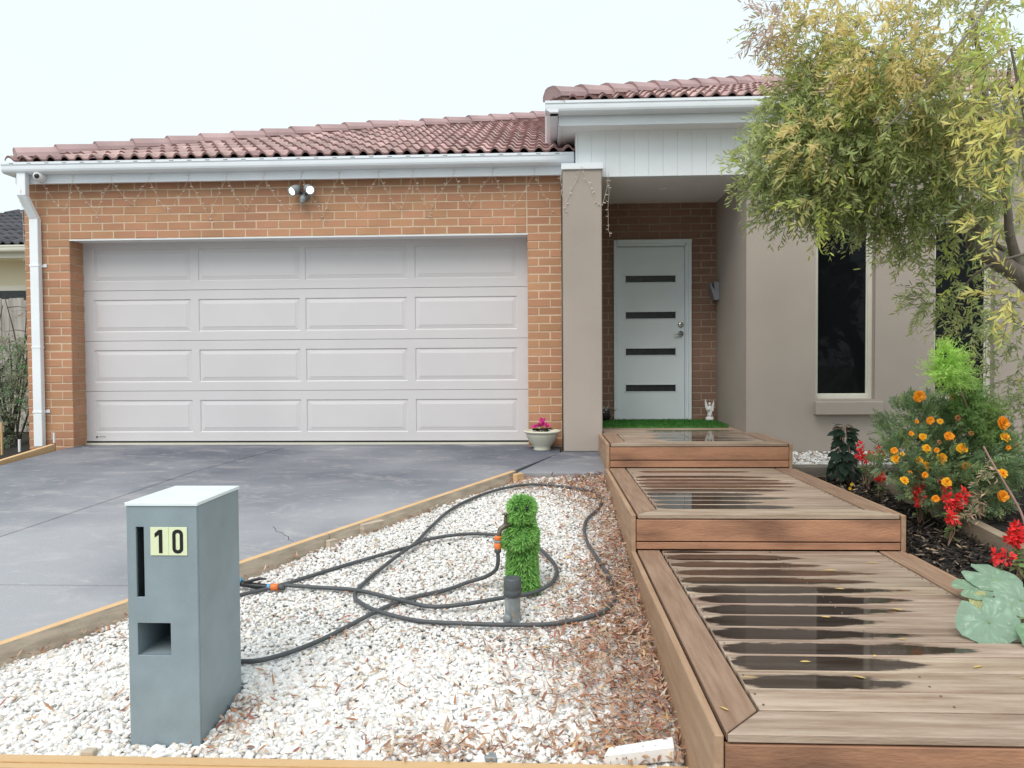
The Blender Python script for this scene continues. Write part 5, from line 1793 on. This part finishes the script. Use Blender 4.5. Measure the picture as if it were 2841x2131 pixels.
FM = {'o': [marigold_mesh((.92, .30, .012), (.95, .42, .02), s) for s in (1, 2)], 'y': [marigold_mesh((.93, .50, .02), (.95, .38, .015), s) for s in (3, 4)],
      'b': [marigold_mesh((.42, .18, .06), (.32, .13, .05), 5)]}
MARI = [(2.55, 5.46, 0.62, 0.051, 'o'), (2.82, 5.53, 0.61, 0.039, 'o'), (2.58, 5.37, 0.46, 0.032, 'o'), (2.67, 5.42, 0.45, 0.025, 'y'), (2.52, 5.43, 0.45, 0.019, 'o'), (2.73, 5.31, 0.48, 0.025, 'b'),
        (3.01, 5.28, 0.45, 0.058, 'o'), (2.73, 5.42, 0.35, 0.041, 'o'), (2.42, 5.29, 0.38, 0.023, 'o'), (2.48, 5.26, 0.36, 0.029, 'y'), (3.12, 5.45, 0.34, 0.043, 'y'), (2.29, 5.25, 0.27, 0.029, 'o'),
        (2.33, 5.31, 0.21, 0.037, 'y'), (2.34, 5.24, 0.25, 0.018, 'y'), (2.53, 5.31, 0.28, 0.035, 'y'), (2.53, 5.18, 0.28, 0.023, 'o'), (2.76, 5.31, 0.28, 0.043, 'y'), (2.63, 5.31, 0.21, 0.046, 'y'),
        (2.44, 5.23, 0.21, 0.033, 'y'), (2.50, 5.25, 0.17, 0.039, 'y'), (2.75, 5.24, 0.17, 0.033, 'o'), (2.39, 5.04, 0.14, 0.026, 'o'), (2.38, 5.22, 0.13, 0.018, 'o'), (2.31, 5.14, 0.09, 0.034, 'y'),
        (2.54, 5.07, 0.09, 0.038, 'y'), (2.87, 5.04, 0.15, 0.039, 'y'), (2.93, 5.14, -0.01, 0.047, 'o'), (2.45, 5.03, -0.01, 0.030, 'o'), (3.07, 5.33, 0.28, 0.021, 'o'), (3.16, 5.38, 0.29, 0.021, 'b'),
        (2.86, 5.39, 0.37, 0.021, 'b'), (2.66, 5.41, 0.31, 0.019, 'b')]
for i, (x, y, z, dm, k) in enumerate(MARI):
    o = bpy.data.objects.new('flower', FM[k][i % len(FM[k])])
    COL.objects.link(o)
    o.parent = mg
    yf = min(y, 5.26) if z < .5 else y
    sc_ = yf / y
    o.location = Vector((x * sc_, yf - .085, .86 + (z - .86) * sc_)) - wl(mg)
    q = Vector((random.uniform(-.35, .35), -1, random.uniform(.05, .7))).to_track_quat('Z', 'Y')
    o.rotation_euler = q.to_euler()
    s = dm * .84
    o.scale = (s, s, s * .9)

# bright feathery plant in front of the second window
fp = thing('feathery_plant', 'bright lime feathery leaved plant rising above the marigolds', 'plant', (3.02, 5.35, -.2))
fo = Foliage()
for x, y, z, r, c in [(2.59, 5.1, .90, .10, (.56, .80, .20)), (2.61, 5.1, .81, .12, (.52, .76, .20)), (2.54, 5.1, .79, .10, (.54, .78, .22)), (2.66, 5.12, .76, .10, (.48, .70, .20)), (2.80, 5.3, .72, .11, (.28, .45, .12)), (2.83, 5.3, .61, .12, (.24, .40, .11)),
                      (2.95, 5.3, .52, .13, (.26, .38, .11)), (2.80, 5.28, .50, .12, (.24, .38, .12)), (2.90, 5.25, .40, .11, (.22, .34, .10)), (3.02, 5.3, .36, .10, (.2, .32, .1))]:
    for i in range(int(6500 * r * r)):
        d = rng.normal(size=3)
        d /= np.linalg.norm(d)
        p = np.array([x, y, z]) + d * r * rng.uniform(.0, .6)
        sprig(fo, p, d + np.array([0, -.2, .25]), rng.uniform(.06, .11), 16, .032, .0042, c, droop=.1, spread=.9, sw=.003, stem=c, curl=.1)
tag(fo.build('foliage', M_leaf, fp), kind='stuff')
MB().tube([(3.05, 5.4, -.22), (2.98, 5.36, .15), (2.84, 5.28, .5), (2.61, 5.1, .85)], [.010, .009, .007, .004], 6).build('stem', M_stem, fp)
dst = thing('withered_stalk', 'pinkish withered stalk leaning across the right of the marigolds', 'stalk', (2.66, 4.4, -.2))
MB().tube(catmull([(2.70, 4.4, -.27), (2.665, 4.4, -.036), (2.582, 4.4, .132), (2.505, 4.4, .262), (2.441, 4.4, .379)], 4), [.0065] * 9 + [.005] * 8, 7).build('stalk', mat('pink_stalk', (.42, .25, .21), .7, .2, 14), dst)
fo = Foliage()
for (x, z) in [(2.49, .24), (2.45, .10), (2.42, .02), (2.50, .05)]:
    for i in range(5):
        sprig(fo, (x, 4.45, z), (rng.normal(-.6, .5), rng.normal(0, .4), rng.normal(-.2, .5)), rng.uniform(.05, .12), 7, .04, .006, (.42, .30, .20), sw=.002)
fo.build('dry_leaves', M_litter, dst)

# scarlet salvias
SALV = [('red salvia with four upright spikes beside the dark leafy plant', (2.59, 6.32, -.16), [(2.51, 6.25, .177), (2.505, 6.24, .11), (2.545, 6.24, .085), (2.597, 6.25, .105), (2.662, 6.25, .096), (2.659, 6.25, .151)]),
        ('red salvia drooping over the sleeper at the left of its pair', (2.53, 5.3, -.25), [(2.47, 5.2, -.03), (2.475, 5.2, -.075), (2.455, 5.2, .0), (2.485, 5.22, .036)]),
        ('red salvia with wide spreading flowers nearest the marigold stems', (2.60, 5.06, -.27), [(2.545, 5.0, -.02), (2.565, 5.0, -.05), (2.612, 5.0, -.066), (2.64, 5.0, -.02), (2.657, 5.0, .01), (2.561, 5.05, .065)]),
        ('single small red salvia flower on the mulch edge', (2.53, 4.9, -.29), [(2.515, 4.88, -.115), (2.53, 4.88, -.13)]),
        ('low red salvia with one flat flower under the left marigolds', (2.56, 6.0, -.2), [(2.557, 5.97, -.02), (2.54, 5.97, -.02)]),
        ('red salvia at the right edge above the squash leaves', (2.52, 4.2, -.335), [(2.508, 4.2, -.035), (2.50, 4.2, -.065), (2.505, 4.2, -.10), (2.485, 4.2, -.095)]),
        ('tiny red salvia buds behind the squash leaves', (2.36, 4.12, -.345), [(2.333, 4.1, -.158), (2.397, 4.1, -.174)])]
for lab, base, fl_ in SALV:
    sv = thing('red_salvia', lab, 'flowering plant', base, 'red salvias in the bed')
    fo = Foliage()
    fl2 = Foliage()
    st = MB()
    for fx, fy, fz in fl_:
        st.tube([(base[0] + random.uniform(-.03, .03), base[1], base[2] - .02), ((base[0] + fx) / 2 + random.uniform(-.02, .02), (base[1] + fy) / 2, (base[2] + fz) / 2), (fx, fy, fz)], [.004, .0035, .003], 5)
        n = 34
        d = unit(rng.normal(size=(n, 3)))
        P = np.array([fx, fy, fz])[None] + d * np.array([.022, .022, .030])[None] * rng.uniform(.2, 1, (n, 1))
        fl2.leaves(P, d + np.array([0, -.2, -.1])[None], rng.normal(size=(n, 3)), rng.uniform(.024, .040, n), rng.uniform(.012, .018, n), jit((.82, .045, .045), n, .25), curl=.2)
        for k in range(4):
            q = np.array([fx, fy, fz]) * .6 + np.array(base) * .4 + rng.normal(size=3) * .02
            a = rng.uniform(0, 2 * PI)
            fo.leaves(q[None], np.array([[math.cos(a), math.sin(a) - .4, .1]]), np.array([[0, -.3, 1.0]]) + rng.normal(0, .3, (1, 3)), rng.uniform(.035, .055), rng.uniform(.022, .032), jit((.20, .32, .10), 1, .25), curl=.3, shape=(.35, .75, .7))
    for k in range(8):
        a = rng.uniform(0, 2 * PI)
        fo.leaves(np.array([base]) + np.array([[0, 0, .05 + .08 * rng.random()]]), np.array([[math.cos(a), math.sin(a), -.3]]), np.array([[0, 0, 1.0]]) + rng.normal(0, .3, (1, 3)), rng.uniform(.04, .07), .02, jit((.22, .22, .10), 1, .3), curl=.4)
    fo.build('leaves', M_leaf, sv)
    fl2.build('flower_spikes', M_petal, sv)
    st.build('stems', M_stem, sv)

# dark leafy plant under the first window
pn = thing('poinsettia', 'dark green broad leaved plant standing before the first window sill', 'plant', (2.48, 6.5, -.165))
lv = []
for i in range(92):
    t = min(1, max(0, i / 91 + random.uniform(-.09, .05)))
    zc = .0 + .36 * t
    a = i * 2.4 + random.uniform(-.7, .7)
    rad = .165 * (1 - t * .72) * (0.55 + .45 * math.sin(PI * min(1, t * 1.3 + .25)))
    p = np.array([2.475 + .2 * rad * math.cos(a), 6.5 + .2 * rad * math.sin(a), zc - .02])
    dv = np.array([math.cos(a), math.sin(a) - .25, -.75 + 1.0 * t * t + random.uniform(-.3, .3)])
    col = (.028, .058, .036) if t < .90 else (.16, .13, .09)
    L = random.uniform(.075, .125) * (1.0 if t < .9 else .9)
    V, F, C = leaves((p + dv / np.linalg.norm(dv) * rad * .45)[None], dv[None], np.array([[0, -.45, 1.0]]) + rng.normal(0, .2, (1, 3)), L, L * .58, jit(col, 1, .3), curl=.35, shape=(.36, .72, .72))
    o = npmesh('leaf', V, F, M_leaf, pn, C)
st = MB()
for dx in (-.035, -.005, .03, .045):
    st.tube([(2.475 + dx * .6, 6.5, -.20), (2.475 + dx, 6.5, -.05), (2.475 + dx * 1.2, 6.5, .12), (2.475 + dx * .4, 6.5, .33)], [.010, .009, .007, .004], 7)
st.build('stems', M_stem, pn)
fo = Foliage()
for i in range(26):
    a = rng.uniform(0, 2 * PI)
    fo.leaves(np.array([[2.475 + .05 * math.cos(a), 6.48, -.02 - .09 * rng.random()]]), np.array([[math.cos(a), -.3, -.9]]), np.array([[0, -1.0, .3]]), .05, .022, jit((.20, .15, .11), 1, .3), curl=.3)
fo.build('withered_leaves', M_litter, pn)


# squash plant: scalloped round leaves, each its own mesh
def squash_leaf(root, c, r, nrm, rot, col):
    nrm = Vector(nrm).normalized()
    a = nrm.cross(Vector((0, 1, 0.01))).normalized()
    b = nrm.cross(a)
    vs, cs = [Vector(c) - nrm * r * .10], [np.array(col) * .85]
    nA, nR = 42, 5
    for i in range(1, nR + 1):
        for j in range(nA):
            th = 2 * PI * j / nA
            notch = 1 - .75 * math.exp(-(((th - PI + PI) % (2 * PI) - PI) / .22) ** 2) * (i / nR)
            lob = 1 + .05 * math.cos(5 * th + rot) + .05 * math.sin(2 * th + rot * 3) + .018 * math.cos(23 * th)
            rad = r * (i / nR) * (1 + (lob * notch - 1) * (i / nR))
            h = -.05 * r * (1 - (i / nR) ** 1.5) + r * (.03 * math.cos(3 * th + 1 + rot) + .025 * math.sin(8 * th + rot * 2)) * (i / nR) ** 2 - .09 * r * (i / nR) ** 3
            p_ = Vector(c) + (a * math.cos(th + rot) + b * math.sin(th + rot)) * rad + nrm * h
            vs.append(p_)
            vein = 1.0 if j % 7 == 3 else 0.0
            spot = 1.0 if random.random() < .13 and i in (2, 3, 4) else 0.0
            cs.append(np.array(col) * (1 + .05 * vein + .35 * spot) * random.uniform(.93, 1.07))
    fs = [(0, 1 + j, 1 + (j + 1) % nA, 1 + (j + 1) % nA) for j in range(nA)]
    tri_ = [(0, 1 + j, 1 + (j + 1) % nA) for j in range(nA)]
    for i in range(nR - 1):
        for j in range(nA):
            p0, p1 = 1 + i * nA + j, 1 + i * nA + (j + 1) % nA
            tri_ += [(p0, p0 + nA, p1 + nA), (p0, p1 + nA, p1)]
    return npmesh('leaf', np.array([v[:] for v in vs]), np.array(tri_), M_squash, root, np.array(cs), smooth=True)


sq = thing('squash_plant', 'squash plant with broad pale green scalloped leaves spilling over the lowest platform', 'plant', (2.2, 3.4, -.36))
SQ = [((1.79, 3.18, -.195), .115, (-.15, -.75, .65), 1.6, (.25, .37, .27)), ((2.11, 3.72, -.165), .125, (0.05, -.35, .93), 2.4, (.24, .36, .25)), ((1.985, 3.66, -.20), .085, (-.1, -.3, .95), 3.2, (.24, .36, .24)),
      ((2.06, 3.42, -.175), .12, (.25, -.5, .83), .7, (.26, .38, .27)), ((1.90, 3.22, -.255), .06, (.2, -.6, .8), 2.0, (.13, .24, .12)), ((1.93, 3.10, -.235), .07, (.2, -.8, .6), 1.2, (.20, .34, .2)),
      ((1.985, 3.58, -.235), .055, (-.2, -.5, .8), .4, (.42, .43, .20)), ((2.05, 3.16, -.20), .10, (.3, -.6, .7), 2.9, (.25, .40, .24)), ((2.25, 3.5, -.2), .10, (.3, -.5, .8), 1.1, (.28, .42, .26)),
      ((1.83, 3.28, -.262), .05, (0, -.5, .8), 2.2, (.10, .19, .10))]
st = MB()
for c, r, nr, ro, col in SQ:
    squash_leaf(sq, c, r, nr, ro, col)
    st.tube([(2.3, 3.45, -.37), ((2.3 + c[0]) / 2, (3.45 + c[1]) / 2, c[2] - .03), (c[0], c[1], c[2] - .012)], [.008, .006, .005], 6)
st.build('stalks', mat('green_stalk', (.20, .28, .12), .6, .2, 12), sq)

# small low weeds in the mulch
wd_ = thing('small_weed', 'tiny yellow flowered weed in the mulch beside the middle platform', 'plant', (2.33, 6.0, -.2))
fo = Foliage()
for x, y, z in [(2.341, 6.0, -.085), (2.329, 6.0, -.115)]:
    n = 8
    a = np.linspace(0, 2 * PI, n, endpoint=False)
    fo.leaves(np.tile([x, y, z], (n, 1)), np.stack([np.cos(a), np.full(n, -.4), np.sin(a)], 1), np.tile([0, -1.0, 0], (n, 1)), .014, .010, jit((.90, .55, .03), n, .1))
    fo.leaves(np.array([[2.335, 6.0, -.2]]), np.array([[x - 2.335, 0, z + .2]]), np.array([[0, -1.0, 0]]), z + .2, .003, np.array([[.2, .2, .1]]))
for i in range(26):
    fo.leaves(np.array([[rng.uniform(2.3, 2.62), rng.uniform(5.9, 6.6), -.19]]), np.array([[rng.normal(0, .7), rng.normal(0, .4), .8]]), np.array([[0, -1.0, .2]]), rng.uniform(.05, .10), .003, jit((.36, .28, .2), 1, .3), curl=.4)
fo.build('sprigs', M_petal, wd_)

# ------------------------------------------------------------------ left side: dry bed, fence, neighbour
tag(MB().prism([(-9, 3.0), (-5.36, 3.0), (-5.27, 8.0), (-5.64, 8.1), (-5.64, 14), (-9, 14)], -1.0, [-.5, -.5, -.04, -.04, -.02, -.02]).build('side_bed', M_mulchb), 'dark dry soil of the bed at the left of the house', 'soil', kind='structure')
fn = thing('paling_fence', 'weathered grey paling fence beside the house', 'fence', (-7.5, 10.4, 0))
x = -9.2
while x < -5.8:
    MB().box(x, x + .105, 10.40 + random.uniform(0, .02), 10.43, -.05, 1.80 + random.uniform(-.02, .02)).build('paling', M_paling, fn, bevel=.002)
    x += .108
for z in (.35, 1.5):
    solid('rail', M_paling, fn, -9.2, -5.8, 10.44, 10.48, z, z + .08)

nb = thing('neighbour_house', 'cream neighbouring house with dark tiled roof beyond the fence', 'house', (-9.5, 14, 0))
solid('wall', M_cream, nb, -14, -7.4, 12.45, 18, -.1, 2.62)
solid('eave_soffit', M_cream, nb, -14.4, -6.95, 12.0, 12.45, 2.60, 2.64)
solid('fascia', M_frame, nb, -14.45, -6.9, 11.97, 12.0, 2.60, 2.74)
MB().extrude_x(gutter_profile(11.86, 2.68), -14.5, -6.85).build('gutter', M_frame, nb)
nO = Vector((-14.5, 11.9, 2.79))
nroof = MB().add([nO, (-6.85, 11.9, 2.79), (-9.5, 14.55, 2.79 + 2.65 * .40), (-11.8, 14.55, 2.79 + 2.65 * .40)], [(0, 1, 2, 3)]).build('roof', M_sark, nb)
NTH = math.atan(.40)
nTO = Vector((-10.0, 11.9, 2.79))
tile_roof(nroof, nTO, [(0, 2.84, 0.5, 2.84), (0.5, 2.84, 3.15, 0)], 3.2, 2.9, DTILE, M_dtile, 120, NTH)
cap_run(nroof, (-6.87, 11.92, 2.84), (-9.5, 14.55, 2.79 + 2.65 * .40 + .05), M_dtile)
nw = solid('window', M_frame, nb, -9.6, -8.2, 12.40, 12.455, 1.35, 2.20)
solid('pane', M_dglass, nw, -9.52, -8.28, 12.39, 12.399, 1.43, 2.12)

ds = thing('dry_shrub', 'sparse half dead shrub with brown leaves at the left of the brick pier', 'shrub', (-6.45, 8.8, -.1))
br = MB()
fo = Foliage()
for i in range(20):
    a = random.uniform(0, 2 * PI)
    top_ = Vector((-6.38 + random.uniform(-.35, .35), 8.9 + random.uniform(-.35, .35), random.uniform(.7, 1.75)))
    base = Vector((-6.42 + random.uniform(-.12, .12), 8.9, -.1))
    mid = base.lerp(top_, .5) + Vector((random.uniform(-.15, .15), random.uniform(-.1, .1), .05))
    pts = catmull([base, mid, top_], 4)
    br.tube(pts, list(np.linspace(.014, .004, len(pts))), 5)
    for k in range(3):
        q = Vector(pts[3 + k * 2])
        e = q + Vector((random.uniform(-.3, .3), random.uniform(-.2, .2), random.uniform(-.02, .25)))
        br.tube([q, q.lerp(e, .5) + Vector((0, 0, .02)), e], [.006, .004, .002], 4)
        for j in range(2):
            low = e.z < .95
            c = (.13, .17, .11) if low else (.30, .20, .15)
            sprig(fo, e[:], (random.uniform(-1, 1), random.uniform(-1, 1), random.uniform(-.5, .8)), random.uniform(.08, .18), 9 if low else 5, .035, .010, c, sw=.003)
for i in range(520):
    p = np.array([-6.35 + rng.uniform(-.35, .35), 8.7 + rng.uniform(-.3, .3), 1.15 * rng.uniform(0, 1) ** .8])
    sprig(fo, p, rng.normal(size=3) + np.array([0, -.3, .3]), rng.uniform(.10, .2), 14, .042, .0095, (.38, .42, .30) if i % 5 else (.16, .36, .15), sw=.003)
br.build('branches', mat('dead_branch', (.09, .075, .065), .9, .3, 15), ds)
tag(fo.build('foliage', M_leaf, ds), kind='stuff')
for lab, x, z0, z1, m_ in (('tall thin timber stake at the picture edge in the dry bed', -5.855, -.12, .26, M_pine), ('dark stake with a white tip beside the downpipe foot', -5.274, -.05, .12, M_stem), ('small white peg in the dry bed', -5.66, -.10, .08, M_white)):
    pk = thing('garden_stake', lab, 'stake', (x, 8.0, z0))
    solid('shaft', m_, pk, x - .010, x + .010, 7.99, 8.01, z0 - .08, z1 if m_ is not M_stem else z1 - .08, bevel=.002)
    if m_ is M_stem:
        solid('white_tip', M_white, pk, x - .008, x + .008, 7.99, 8.01, z1 - .079, z1 + .03, bevel=.002)

# ------------------------------------------------------------------ across the street: what the glass and water mirror
for i, (x, y, s) in enumerate([(-7.5, -17, 1.0), (-1.5, -19, 1.2), (4.5, -16.5, 1.05), (10.0, -18, 1.2)]):
    tr = thing('street_tree', ['tall dark street tree at the far left across the road', 'dark street tree opposite the garage across the road', 'dark street tree opposite the front door across the road', 'dark street tree at the far right across the road'][i], 'tree', (x, y, -1.0), 'street trees across the road')
    MB().tube([(x, y, -1), (x + .1, y, 1.2), (x, y + .1, 3 * s)], [.2, .16, .1], 9).build('trunk', M_bark, tr)
    fo = Foliage()
    n = 2200
    d = unit(rng.normal(size=(n, 3)))
    P = np.array([x, y, 3.4 * s])[None] + d * np.array([2.6, 2.2, 2.9])[None] * s * (rng.uniform(.25, 1, (n, 1)) ** .5)
    fo.leaves(P, d + rng.normal(size=(n, 3)), rng.normal(size=(n, 3)), rng.uniform(.35, .6, n), rng.uniform(.2, .35, n), jit((.05, .075, .03), n, .4), curl=.2)
    tag(fo.build('crown', M_leaf, tr), kind='stuff')
